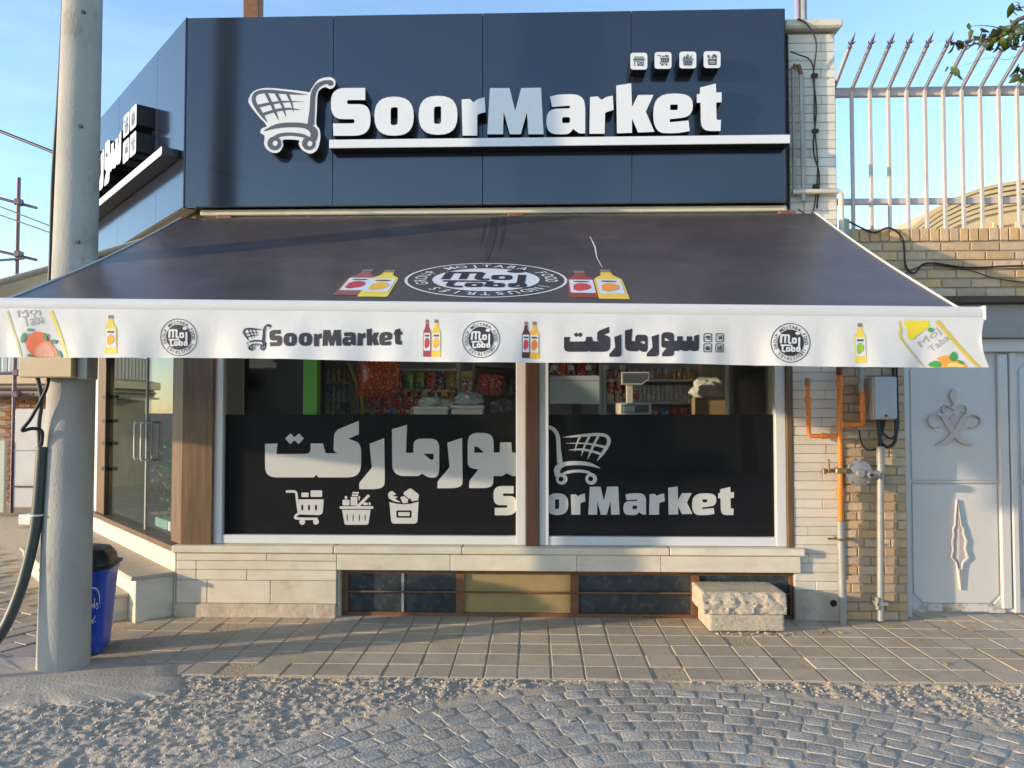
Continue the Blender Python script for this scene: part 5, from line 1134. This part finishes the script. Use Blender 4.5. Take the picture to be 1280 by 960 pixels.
for z, nm in rows:
    x = -1.555; seq = ['dark', 'red', 'red', 'red', 'red', 'red', 'green', 'green', 'orange'] if z < 1.7 else ['red', 'dark', 'red', 'red', 'green', 'green', 'red', 'dark', 'orange']
    for c in seq:
        w = .10; o = ob('snack_packet', pkm[(c, w)], None, None, (x, 1.15, z + .001), (random.uniform(-.12, .05), 0, random.uniform(-.1, .1))); tag(o, '%s snack packet standing on %s' % (c, nm), 'packet', '%s packets on %s' % (c, nm)); o.scale = (.97, .9, 1.08); x += .0985
for z, nm in ((1.495, 'above the foam boxes'), (1.66, 'over the upper shelf')):
    for k, c in enumerate(('yellow', 'orange', 'red', 'blue', 'red', 'yellow', 'green', 'red', 'orange', 'dark')):
        o = ob('small_sachet', pkm[(c, .10)], None, None, (-1.56 + k * .092, 1.088, z), (0, 0, random.uniform(-.2, .2))); o.scale = (.62, .5, .48); tag(o, 'small %s sachet clipped to the shelf edge %s' % (c, nm), 'sachet', '%s sachets clipped %s' % (c, nm))
shelf('bottle_rack', 'narrow grey rack of small bottles beside the green post', -2.08, -1.66, 1.12, 1.40, 0, (.9, 1.25, 1.5057, 1.6473, 1.7978))
def bottle_mesh(r, h, cap, body, label=None):
    b = MB(); b.lathe([(r * .9, 0), (r, .01), (r, h * .6), (r * .4, h * .8), (r * .36, h * .9)], 12); n = len(b.f); b.lathe([(r * .42, h * .9), (r * .42, h)], 10); me = b.mesh('bottle', 40); me.materials.append(body); me.materials.append(cap)
    for i, p in enumerate(me.polygons): p.material_index = 0 if i < n else 1
    return me
bt = {c: bottle_mesh(.022, .135, plain('cap_' + c, cc), print_mat('bottle_' + c, b1, b2)) for c, cc, b1, b2 in (('white', (.7, .7, .7), (.50, .58, .55), (.70, .70, .64)), ('yellow', (.7, .5, .05), (.80, .58, .08), (.45, .46, .16)), ('red', (.6, .04, .03), (.72, .08, .06), (.55, .32, .12)), ('blue', (.05, .15, .5), (.18, .34, .60), (.55, .60, .62)))}
for z, nm, seq in ((1.7978, 'the top row', ('white', 'yellow')), (1.6473, 'the middle row', ('yellow', 'blue', 'white')), (1.5057, 'the bottom row', ('red', 'white', 'blue'))):
    for k in range(8):
        c = seq[k * len(seq) // 8]; o = ob('small_bottle', bt[c], None, None, (-2.035 + k * .048, 1.16, z + .001), (0, 0, k)); tag(o, 'small %s capped bottle in %s of the narrow rack' % (c, nm), 'bottle', '%s bottles in %s of the narrow rack' % (c, nm))
# green post, big hanging bag, boxes
b = MB(); b.bbox(-1.815, -1.705, .16, .26, FL, 2.84, .004); tag(b.mk('green_post', plain('bright_green', (.13, .42, .05), .45)), 'bright green post just inside the left window', 'post')
me = packet_mesh(.37, .36, .11); me.materials.append(print_mat('wrap_big', (.60, .04, .03), (.62, .10, .03), (.75, .55, .05)))
tag(ob('giant_snack_bag', me, None, None, (-1.37, .80, 1.655), (.02, R(4), .05)), 'oversized red snack bag with yellow print hanging behind the glass', 'bag')
cable('yellow_strap', 'curved yellow strap hanging beside the big red bag', [(-1.62, .8, 1.95), (-1.55, .8, 1.78), (-1.50, .8, 1.62), (-1.49, .8, 1.40)], .014, plain('yellow_strap_', (.55, .38, .06)).name, 6, 'strap')
b = MB(); b.bbox(-2.40, -1.86, .45, .95, FL, 2.2, .01); tag(b.mk('dark_filler', plain('dark_filler_', (.020, .013, .012), .5)), 'dark brown cabinet put in to darken the far left of the window', 'filler')  # dark box put in so this end of the window stays dark
ctr = thing('counter', 'long low counter standing behind the filmed windows', 'counter', (-.2, .55, FL))
b = MB(); b.bbox(-1.2, 1.3, .35, .75, FL, 1.475, .005); ob('body', b.mesh('c'), M['dark_post'], ctr); b = MB(); b.bbox(-1.22, 1.32, .32, .78, 1.4755, 1.505, .004); ob('top', b.mesh('c'), plain('counter_top', (.22, .22, .22)), ctr)
foam = plain('white_foam', (.78, .77, .74), .6)
for (x0, x1, z1, y0, lab) in ((-.99, -.71, 1.575, .40, 'left white foam box on the counter behind the left window'), (-.69, -.43, 1.585, .42, 'right white foam box on the counter behind the left window')):
    t = thing('foam_box', lab, 'box', ((x0 + x1) / 2, y0 + .12, 1.506), 'white boxes on the counter'); b = MB(); b.bbox(x0, x1, y0, y0 + .26, 1.506, z1 - .03, .008); ob('body', b.mesh('f'), foam, t); b = MB(); b.bbox(x0 - .006, x1 + .006, y0 - .006, y0 + .266, z1 - .0295, z1, .006); ob('lid', b.mesh('f'), foam, t)
def crumple(name, label, cx, cy, cz, sx, sy, sz, m, seed=1):
    bm = bmesh.new(); bmesh.ops.create_icosphere(bm, subdivisions=3, radius=1)
    for v in bm.verts:
        p = v.co.copy(); k = 1 + .35 * noise.fractal(p * 1.8 + Vector((seed, 0, 0)), 1, 2, 3); v.co = Vector((p.x * sx * k, p.y * sy * k, max(p.z, -.6) * sz * k))
    me = bpy.data.meshes.new(name); bm.to_mesh(me); bm.free(); o = ob(name, me, m, None, (cx, cy, cz + sz * .6)); return tag(o, label, 'bag')
crumple('plastic_bag', 'crumpled pale plastic bag on the left white foam box', -.83, .53, 1.575, .14, .09, .05, plain('pale_plastic', (.55, .60, .60), .25))
crumple('plastic_bag', 'crumpled bluish plastic bag on the right white foam box', -.56, .55, 1.585, .11, .09, .07, plain('blue_plastic', (.42, .55, .62), .25), 4)
crumple('plastic_bag', 'dark shiny plastic bag right of the foam boxes', -.27, .55, 1.506, .12, .10, .08, plain('dark_plastic', (.08, .08, .09), .2), 7)
# stacked orange boxes and receding shelf
for k in range(5):
    b = MB(); b.bbox(-.665, -.565, 1.0, 1.08, 1.42 + k * .095, 1.512 + k * .095, .003); tag(b.mk('carton', print_mat('wrap_carton', (.52, .38, .10), (.45, .16, .10))), 'small yellow and red carton in the column by the centre post', 'carton', 'cartons in the column by the centre post')
b = MB(); b.bbox(-.68, -.55, .98, 1.09, FL, 1.419, .004); tag(b.mk('carton_plinth', M['dark_post']), 'dark stand under the column of yellow cartons', 'stand')
for k in range(3): tag(ob('red_pouch', pkm[('red', .135)], None, None, (-.48 + k * .05, 1.12 + .04 * k, 1.68), (0, R(8), .4)), 'glossy red pouch hanging beside the carton column', 'packet', 'red pouches beside the cartons')
MQ = Matrix.Translation((-.58, 1.35, 0)) @ Matrix.Rotation(R(52), 4, 'Z')
shelf('side_shelf', 'long shelf running away into the shop behind the centre post', 0, 1.9, 0, .3, 0, (1.2, 1.46, 1.72, 1.98), 2.4, MQ)
for z, nm in ((1.46, 'the lower level'), (1.72, 'the upper level')):
    for k in range(17):
        c = ('blue', 'dark', 'yellow', 'white', 'red')[(k // 2 + (z > 1.6)) % 5]; p = MQ @ Vector((.08 + k * .105, .06, z + .001))
        me = pkm[(c, .10)] if c in PK else bt['white']; o = ob('shelf_packet', me, None, None, p, (0, 0, R(52))); tag(o, '%s packet on %s of the receding shelf' % (c, nm), 'packet', '%s packets on %s of the receding shelf' % (c, nm))
# right window: screen, scale, jars
scn = thing('screen_back', 'pale flat screen seen from behind through the right window', 'screen', (.35, .75, 1.506))
b = MB(); b.bbox(.115, .535, .70, .73, 1.595, 1.835, .006); ob('casing', b.mesh('s'), plain('pale_screen', (.46, .55, .58), .35), scn); b = MB(); b.bbox(.30, .38, .74, .775, 1.506, 1.70, .005); ob('stand', b.mesh('s'), M['bin_lid'], scn)
b = MB(); b.bbox(.117, .533, .697, .6995, 1.79, 1.796, .001); ob('seam', b.mesh('s'), M['galv'], scn)
scl = thing('shop_scale', 'white shop scale with raised display behind the right window', 'scale', (.82, .5, 1.506))
cream = plain('scale_cream', (.62, .60, .52), .4)
b = MB(); b.bbox(.665, .925, .42, .70, 1.506, 1.605, .012); ob('base', b.mesh('s'), cream, scl); b = MB(); b.bbox(.685, .90, .415, .4195, 1.525, 1.588, .002); ob('keypad', b.mesh('s'), plain('keypad_dark', (.10, .12, .13)), scl); b = MB(); b.bbox(.695, .79, .412, .4148, 1.532, 1.58, .002); ob('label_plate', b.mesh('s'), plain('keypad_pale', (.45, .55, .55)), scl)
b = MB(); b.bbox(.745, .80, .60, .64, 1.60, 1.76, .005); ob('column', b.mesh('s'), cream, scl)
hd = [(.705, 1.86), (.93, 1.86), (.93, 1.80), (.87, 1.755), (.705, 1.755)]
b = MB(); flats(b, [([Vector(p) for p in hd], [])], lambda x, z: Vector((x, .58, z)), 0, 0, NF, .06); ob('display_head', b.mesh('s', 0), cream, scl)
hd2 = [(.715, 1.85), (.92, 1.85), (.92, 1.806), (.866, 1.766), (.715, 1.766)]
b = MB(); flats(b, [([Vector(p) for p in hd2], [])], lambda x, z: Vector((x, .578, z)), 0, 0, NF, .0018); ob('display', b.mesh('s', 0), M['keypad_dark'], scl)
shelf('goods_shelf', 'dark shelf of jars and packs at the back behind the right window', .62, 1.48, 1.2, 1.5, 0, (1.2, 1.4526, 1.6208, 1.8244), 2.3)
jar = MB().lathe([(.024, 0), (.026, .01), (.026, .07), (.022, .08), (.022, .095)], 12).mesh('jar'); jar.materials.append(print_mat('jar_print', (.60, .68, .65), (.80, .82, .78)))
for r_ in range(2):
    for k in range(14): tag(sca(ob('glass_jar', jar, None, None, (.90 + k * .041, 1.25, 1.6218 + r_ * .075), (0, 0, k)), .76), 'pale glass jar in the double row on the back shelf', 'jar', 'pale jars on the back shelf')
for k, c in enumerate(('red', 'red', 'orange')): tag(ob('tall_sauce_bottle', bottle_mesh(.030, .19, M['cap_red'], print_mat('sauce', (.85, .10, .03), (.90, .30, .05))), None, None, (.675 + k * .075, 1.24, 1.7235999999999998), (0, 0, k)), 'tall red sauce bottle on the back shelf left of the scale', 'bottle', 'sauce bottles left of the scale')
for k in range(4):
    b = MB(); b.bbox(.64 + k * .072, .706 + k * .072, 1.22, 1.30, 1.6218, 1.7226, .004); tag(b.mk('tin', print_mat('wrap_tin', (.80, .66, .42), (.75, .18, .08))), 'printed tin below the red sauce bottles', 'tin', 'tins below the sauce bottles')
tub = MB().lathe([(.031, 0), (.036, .05), (.036, .10), (.038, .102), (.038, .112)], 14)
for k, c in enumerate(('orange', 'yellow', 'dark', 'blue', 'red', 'red', 'red')):
    me = tub.mesh('tub'); me.materials.append(print_mat('wrap_' + c, *PK[c])); tag(ob('tub', me, None, None, (.92 + k * .083, 1.26, 1.4535999999999998), (0, 0, k)), '%s printed tub on the lower back shelf behind the scale' % c, 'tub', '%s tubs on the lower back shelf' % c)
shelf('tag_shelf', 'shelf with pale price tags above and behind the flat screen', .08, .585, 1.2, 1.5, 0, (1.2, 1.45, 1.66, 1.835), 2.3)
for k in range(5): tag(ob('dark_box_packet', pkm[(('dark', 'red')[k % 2], .10)], None, None, (.14 + k * .095, 1.25, 1.837), (0, 0, .1 * k)), '%s packet on the shelf above the flat screen' % ('dark', 'red')[k % 2], 'packet', '%s packets above the flat screen' % ('dark', 'red')[k % 2])
for k in range(5):
    b = MB(); b.bbox(.135 + k * .155, .185 + k * .155, 1.172, 1.186, 1.905, 1.95, .002); b.box(.158 + k * .155, .162 + k * .155, 1.176, 1.182, 1.949, 2.3); tag(b.mk('price_tag', foam, None, 0), 'pale square price tag hanging at the top of the right window', 'tag', 'price tags at the top of the right window')
for k in range(12): tag(sca(ob('small_sachet', pkm[('orange', .10)], None, None, (.93 + k * .045, 1.22, 1.8254), (0, 0, .3 * k)), .40), 'tiny orange sachet in the row above the pale jars', 'sachet', 'orange sachets above the jars')
for k in range(12): tag(sca(ob('tea_glass', jar, None, None, (.66 + k * .068, 1.36, 1.8254), (0, 0, k)), 1.05), 'clear glass standing behind the orange sachets', 'glass', 'glasses behind the orange sachets')
crumple('white_sack', 'tied white sack on the shelf end behind the right window', 1.50, .95, 1.66, .15, .09, .11, plain('sack_white', (.62, .62, .58), .6), 9)
b = MB(); b.bbox(1.36, 1.62, .85, 1.08, FL, 1.655, .006); tag(b.mk('crate_stack', plain('crate_tan', (.34, .25, .14), .7)), 'tan crate stack carrying the white sack', 'crate')
b = MB(); b.bbox(1.585, 1.615, .70, .73, FL, 2.3, .004); tag(b.mk('rack_upright', foam), 'pale rack upright beside the white sack', 'upright')
b = MB(); b.box(1.63, 1.88, .6, .66, FL, 2.84); tag(b.mk('dark_backdrop', plain('backdrop_dark', (.025, .024, .03), .5), None, 0), 'dark partition filling in for the black interior at the right edge of the right window', 'backdrop')  # near-black sheet stands in for the dark interior past the rack
# plant inside the corner door
pp = thing('potted_plant', 'leafy green plant in a white trough inside the corner door', 'plant', P3(1.12, -.30, FL))
b = MB(); b.bbox(.90, 1.34, -.42, -.20, FL, FL + .14, .01, MC); ob('trough', b.mesh('t'), foam, pp)
lv = MB(); rs = random.Random(8)
def leaf_quad(mb, p, s, rs, droop=.0):
    d = Vector((rs.gauss(0, 1), rs.gauss(0, 1), rs.gauss(.2, .7) - droop)).normalized(); sd = d.cross(Vector((rs.gauss(0, 1), rs.gauss(0, 1), rs.gauss(0, 1)))).normalized()
    mb.add([p, p + d * s * .5 + sd * s * .28, p + d * s, p + d * s * .5 - sd * s * .28], [(0, 1, 2, 3)])
for k in range(420): leaf_quad(lv, P3(1.10 + rs.gauss(0, .14), -.28 + rs.gauss(0, .07), FL + .14 + abs(rs.gauss(.34, .17))), rs.uniform(.04, .075), rs)
ob('foliage', lv.mesh('l', 0, False), mat('plant_leaf', (.09, .24, .045), .45, var=.4, scale=30), pp)
for k in range(4): b = MB(); b.tube([P3(1.0 + k * .08, -.30, FL + .1), P3(1.0 + k * .08 + rs.gauss(0, .05), -.30, FL + .5)], .006, 6); ob('stem', b.mesh('s'), plain('stem_green', (.08, .12, .04)), pp)
b = MB(); b.bbox(.95, 1.45, -1.05, -.75, FL, 1.35, .02, MC); tag(b.mk('dark_block', plain('dark_block_blue', (.02, .03, .20), .4)), 'dark blue block added behind the plant to darken the corner door', 'crate')  # block added to darken the interior seen through the door

# ================================================================ street on the left, behind the pole
sh = thing('side_house', 'low brick house with tan beam and metal roof on the far left', 'house', (-9, 7, 0))
b = MB(); b.box(-12.5, -5.6, 6.62, 7.2, -.05, 1.75); part(b, 'wall', 'brick_mortar', sh, smooth=0)
me_r = {}
def red_bricks(x0, x1, z0, z1, Y):
    k = 0; z = z0
    while z < z1:
        x = x0 - (k % 2) * .11
        while x < x1:
            w = .21
            if w not in me_r: b = MB(); b.bbox(-.1, .1, 0, .04, 0, .058, .004); me_r[w] = b.mesh('brick', 0); me_r[w].materials.append(M['brick_red'])
            ob('brick', me_r[w], None, sh, (x + .1, Y - .02 + random.uniform(-.005, .003), z)); x += .215
        z += .07; k += 1
red_bricks(-8.7, -7.6, .05, 1.70, 6.6)
b = MB(); b.bbox(-12.5, -5.5, 6.3, 7.3, 1.76, 1.80, .01); part(b, 'roof_slab', plain('dusty_roof', (.42, .33, .25)), sh)
b = MB(); b.bbox(-12.5, -5.5, 6.28, 6.34, 1.96, 2.12, .01); part(b, 'tan_beam', plain('tan_beam_', (.55, .42, .27), .6), sh)
b = MB()
for k in range(60): x = -12.4 + k * .115; b.bbox(x, x + .1, 6.5, 6.53, 2.15, 2.62, .01)
part(b, 'metal_roof', plain('roof_metal', (.34, .35, .36), .5), sh)
b = MB(); b.box(-12.4, -5.6, 6.36, 6.6, 1.801, 2.14); part(b, 'eave', 'brick_mortar', sh, smooth=0)
b = MB(); b.tube([(-12, 6.1, 1.88), (-5.6, 6.1, 1.86)], .03, 8); part(b, 'pipe_rail', 'dark_post', sh)
pn = thing('sheet_gate', 'dented pale sheet metal gate leaf on the far left', 'gate', (-7.0, 5.3, 0))
b = MB(); b.bbox(-7.62, -6.2, 5.25, 5.30, .12, 1.56, .01); part(b, 'sheet', plain('sheet_pale', (.52, .50, .49), .5, grime=(.40, .36, .30), gpos=(.5, .8)), pn); b = MB(); b.bbox(-7.62, -6.2, 5.22, 5.249, .42, .44, .004); part(b, 'lower_bead', 'dark_post', pn); b = MB(); b.bbox(-7.62, -6.2, 5.235, 5.249, .95, .958, .002); part(b, 'crease', 'galv', pn)
b = MB(); b.bbox(-8.3, -7.72, 5.2, 5.26, .05, 1.1, .01, None); tag(b.mk('leaning_sheet', plain('sheet_green', (.42, .44, .38), .5)), 'greenish grey sheet leaning at the left picture edge', 'panel')
b = MB(); prism(b, [(-6.85, 4.25), (-6.45, 4.2), (-6.35, 4.5), (-6.75, 4.6)], .03, .16); o = b.mk('broken_slab', plain('slab_white', (.62, .60, .57), .7), None, 0); tag(o, 'broken white slab lying on the ground before the sheet gate', 'slab')
sc_ = thing('scaffold', 'dark tube scaffold rising above the low house on the left', 'scaffold', (-7.3, 6.0, 0)); tube_m = plain('scaffold_tube', (.12, .08, .10), .5)
def stub(p, q, r=.028, name='tube'): b = MB(); b.tube([p, q], r, 8); ob(name, b.mesh('t'), tube_m, sc_)
def pt(x, y, Y): v = at(x, y, Y); return v
stub(Vector((pt(23.5, 222, 5.6).x, 5.6, 0)), pt(23.5, 222, 5.6), .03, 'standard')
stub(pt(-60, 232, 5.64), pt(46, 260, 5.64), .022, 'ledger'); stub(pt(-60, 300, 5.64), pt(46, 325, 5.64), .022, 'ledger'); stub(pt(-60, 330, 5.56), pt(30, 323, 5.56), .02, 'brace'); stub(pt(-60, 468, 5.64), pt(30, 466, 5.64), .025, 'ledger'); stub(pt(-60, 493, 5.64), pt(42, 493, 5.64), .025, 'ledger')
for (x, y) in ((23.5, 253), (23.5, 318), (22, 466), (21, 493)):
    p = pt(x, y, 5.62); b = MB(); b.bbox(p.x - .05, p.x + .05, p.y - .06, p.y + .06, p.z - .05, p.z + .05, .015); ob('coupler', b.mesh('c'), tube_m, sc_)

# ================================================================ house behind the railing on the right
hb_ = thing('far_house', 'buff brick house with curved parapet behind the railing', 'house', (10, 9, 0))
pr = [(6.7, 0), (6.7, 4.70), (7.0, 4.92), (7.45, 5.28), (7.95, 5.58), (8.55, 5.80), (9.4, 5.93), (10.6, 6.0), (12.5, 6.0), (15, 5.7), (15, 0)]
bm_ = mat('far_brick', (.72, .54, .30), .85, c2=(.62, .46, .25), scale=9, bump=.3)
b = MB(); flats(b, [([Vector(p) for p in pr], [])], lambda x, z: Vector((x, 9.0, z)), 0, 0, NF, 5.0); ob('wall', b.mesh('w', 0), bm_, hb_)
for k in range(6):                                             # brick courses following the curve
    arc = [(x, z - .055 - k * .095) for x, z in pr[1:10]]; o_ = stroke(arc, .062, 4); b = MB(); flats(b, [(o_, [])], lambda x, z: Vector((x, 8.97 - .012 * (6 - k) , z)), 0, 0, NF, .06); ob('curved_course', b.mesh('c', 0), bm_, hb_)
dj = mat('far_brick_dark', (.40, .30, .17), .9)
for k in range(26):
    x = 7.65 + k * .24; top = min(5.1, 4.6 + (x - 7.6) * .45); b = MB(); b.box(x, x + .21, 8.955, 8.999, 3.6, top - .05); ob('soldier_brick', b.mesh('s', 0), bm_, hb_)
for k in range(9):
    x = 8.62 + k * .42; b = MB(); b.bbox(x, x + .30, 8.90, 8.954, 5.02, 5.09, .004); b.bbox(x, x + .07, 8.90, 8.954, 4.70, 5.019, .004); b.bbox(x + .15, x + .30, 8.90, 8.954, 4.78, 4.84, .004); ob('relief_brick', b.mesh('r', 0), bm_, hb_)

# ================================================================ trees
leaf_m = mat('tree_leaf', (.075, .105, .02), .5, c2=(.035, .06, .012), scale=30, rnd=.5, grime=(.30, .22, .03), gpos=(.62, .70), gscale=12)
lm = []
for k in range(4):
    b = MB(); rs = random.Random(20 + k); L_ = .075 + .01 * k; w = .026
    for j in range(6):
        t = j / 5; ww = w * math.sin(math.pi * min(.98, max(.02, t)) ** .8); zc = -.012 * math.sin(t * 3)
        b.v += [(t * L_, -ww, zc + .006), (t * L_, 0, zc), (t * L_, ww, zc + .006)]
    b.f = [(3 * j + i, 3 * j + 3 + i, 3 * j + 4 + i, 3 * j + 1 + i) for j in range(5) for i in range(2)]; me = b.mesh('leaf', 60, False); me.materials.append(leaf_m); lm.append(me)
tr = thing('street_tree', 'leafy tree reaching into the top right corner over the railing', 'tree', (4.75, -1.0, 0))
bark = mat('bark', (.13, .095, .065), .9, scale=12, bump=.8, bscale=30)
b = MB(); b.tube([(4.75, -1.0, -.05), (4.72, -1.0, 1.2), (4.78, -.98, 2.4), (4.70, -1.0, 3.6), (4.66, -1.0, 4.8), (4.7, -.95, 5.6)], [.13, .115, .10, .08, .05, .02], 14); ob('trunk', b.mesh('t'), bark, tr)
def twig(pts, r): b = MB(); b.tube(cat([Vector(p) for p in pts], False, 5), [r * (1 - .85 * i / (5 * (len(pts) - 1))) for i in range(5 * (len(pts) - 1) + 1)], 6); return ob('branch', b.mesh('b'), bark, tr)
def px_(x, y, Y=-.9): v = at(x, y, Y); return (v.x, v.y, v.z)
tw = [([(4.70, -1.0, 3.7), (4.1, -.95, 4.25), px_(1290, 18), px_(1262, 40), px_(1240, 48), px_(1215, 50), px_(1197, 55)], .02), ([(4.1, -.95, 4.25), px_(1300, 30), px_(1278, 40), px_(1255, 36), px_(1232, 32), px_(1212, 33)], .008), ([(4.70, -1.0, 3.4), (4.0, -1.0, 3.75), px_(1290, 86), px_(1272, 92), px_(1262, 97)], .012), ([px_(1285, 60), px_(1262, 74), px_(1235, 72), px_(1205, 82), px_(1192, 85)], .002), ([(4.1, -.95, 4.25), px_(1285, 8), px_(1275, 4), px_(1268, 2)], .006)]
for p, r in tw: twig(p, r)
rs = random.Random(31); spots = []
def cl(x, y, n, sx, sy, s=1.0): spots.extend((x + rs.gauss(0, sx), y + rs.gauss(0, sy), s) for _ in range(n))
cl(1262, 44, 30, 9, 8); cl(1272, 30, 10, 8, 5); cl(1243, 46, 7, 5, 4); cl(1228, 46, 6, 3, 4); cl(1215, 50, 5, 3, 3); cl(1198, 54, 5, 3, 3); cl(1211, 34, 2, 3, 2, .8); cl(1192, 87, 5, 5, 3); cl(1275, 90, 9, 5, 5); cl(1270, 6, 4, 5, 3); cl(1256, 36, 8, 6, 5); cl(1195, 86, 2, 7, 2)
for (x, y, s) in spots:
    Y = -.9 + rs.gauss(0, .07); p = px_(x, y, Y); o = ob('leaf', rs.choice(lm), None, tr, p, (rs.uniform(-.9, .9), rs.uniform(.2, 1.3), rs.uniform(0, 6.3))); o.scale = (s * rs.uniform(.6, .95),) * 3
fo = MB(); rs = random.Random(4)
for c, rad, n in (((4.6, -1.1, 5.3), .85, 1500), ((5.2, -.9, 4.7), .7, 900), ((4.9, -1.3, 6.0), .7, 900), ((4.35, -1.0, 4.7), .35, 260)):
    for k in range(n):
        d = Vector((rs.gauss(0, 1), rs.gauss(0, 1), rs.gauss(0, 1))).normalized() * rad * rs.random() ** .45; p = Vector(c) + d
        if p.x < 3.95: continue
        leaf_quad(fo, p, rs.uniform(.06, .10), rs, .3)
o = ob('crown', fo.mesh('c', 0, False), leaf_m, tr); o['kind'] = 'stuff'
# across the street, seen only in the reflections of glass and panels
ot = thing('street_tree', 'dark tree across the street mirrored in the right window', 'tree', (5.2, -13, 0))
b = MB(); b.tube([(5.2, -13, -.1), (5.1, -13, 1.5), (5.2, -13, 3.5), (5.3, -13, 5)], [.2, .17, .12, .04], 12); ob('trunk', b.mesh('t'), bark, ot); fo = MB()
for c, rad, n in (((4.6, -13, 3.6), 1.5, 2600), ((6.0, -13, 4.0), 1.5, 2200), ((5.2, -13, 5.2), 1.4, 1800)):
    for k in range(n):
        d = Vector((rs.gauss(0, 1), rs.gauss(0, 1), rs.gauss(0, 1))).normalized() * rad * rs.random() ** .4; leaf_quad(fo, Vector(c) + d, rs.uniform(.10, .18), rs, .2)
o = ob('crown', fo.mesh('c', 0, False), leaf_m, ot); o['kind'] = 'stuff'
oh = thing('opposite_wall', 'long plain wall across the street facing the shop', 'wall', (0, -15.2, 0))
b = MB(); b.box(-9, 16, -15.6, -15.2, -.1, 2.6); part(b, 'wall', 'apron', oh, smooth=0); b = MB(); b.bbox(-9.1, 16.1, -15.7, -15.1, 2.601, 2.7, .02); part(b, 'coping', 'marble', oh)
# ---- litter
LEAFL = ['yellow crumpled leaf on the tiles left of the kerb blocks', 'dry leaf on the tiles just right of the kerb blocks', 'dry leaf at the foot of the grey gas pipe sleeve', 'dry leaf before the foot of the grey conduit', 'left one of two dry leaves before the steel gate', 'right one of two dry leaves before the steel gate', 'dry leaf near the rubble edge before the gate', 'dry leaf on the pavement at the right picture edge', 'dry leaf at the wall left of the kerb blocks', 'dry leaf lying at the left basement window']
lf2 = plain('dry_leaf', (.40, .28, .10), .8); yl = plain('yellow_leaf', (.55, .50, .05), .6)
for k, (x, y) in enumerate(((838, 778), (1028, 790), (1052, 791), (1118, 783), (1205, 786), (1218, 789), (1182, 830), (1275, 816), (800, 772), (466, 767))):
    p = atz(x, y, .006); b = MB(); n = 8
    for j in range(n): a = 2 * math.pi * j / n; r_ = .022 * (1 + .35 * math.sin(3 * a + k)); b.v.append((r_ * math.cos(a), .6 * r_ * math.sin(a), .006 * math.sin(2 * a + k)))
    b.v.append((0, 0, .008)); b.f = [(j, (j + 1) % n, n) for j in range(n)]
    tag(ob('fallen_leaf', b.mesh('l', 60), yl if k == 0 else lf2, None, p, (0, 0, k * 1.3)), LEAFL[k], 'leaf', None if k == 0 else 'dry leaves on the pavement')
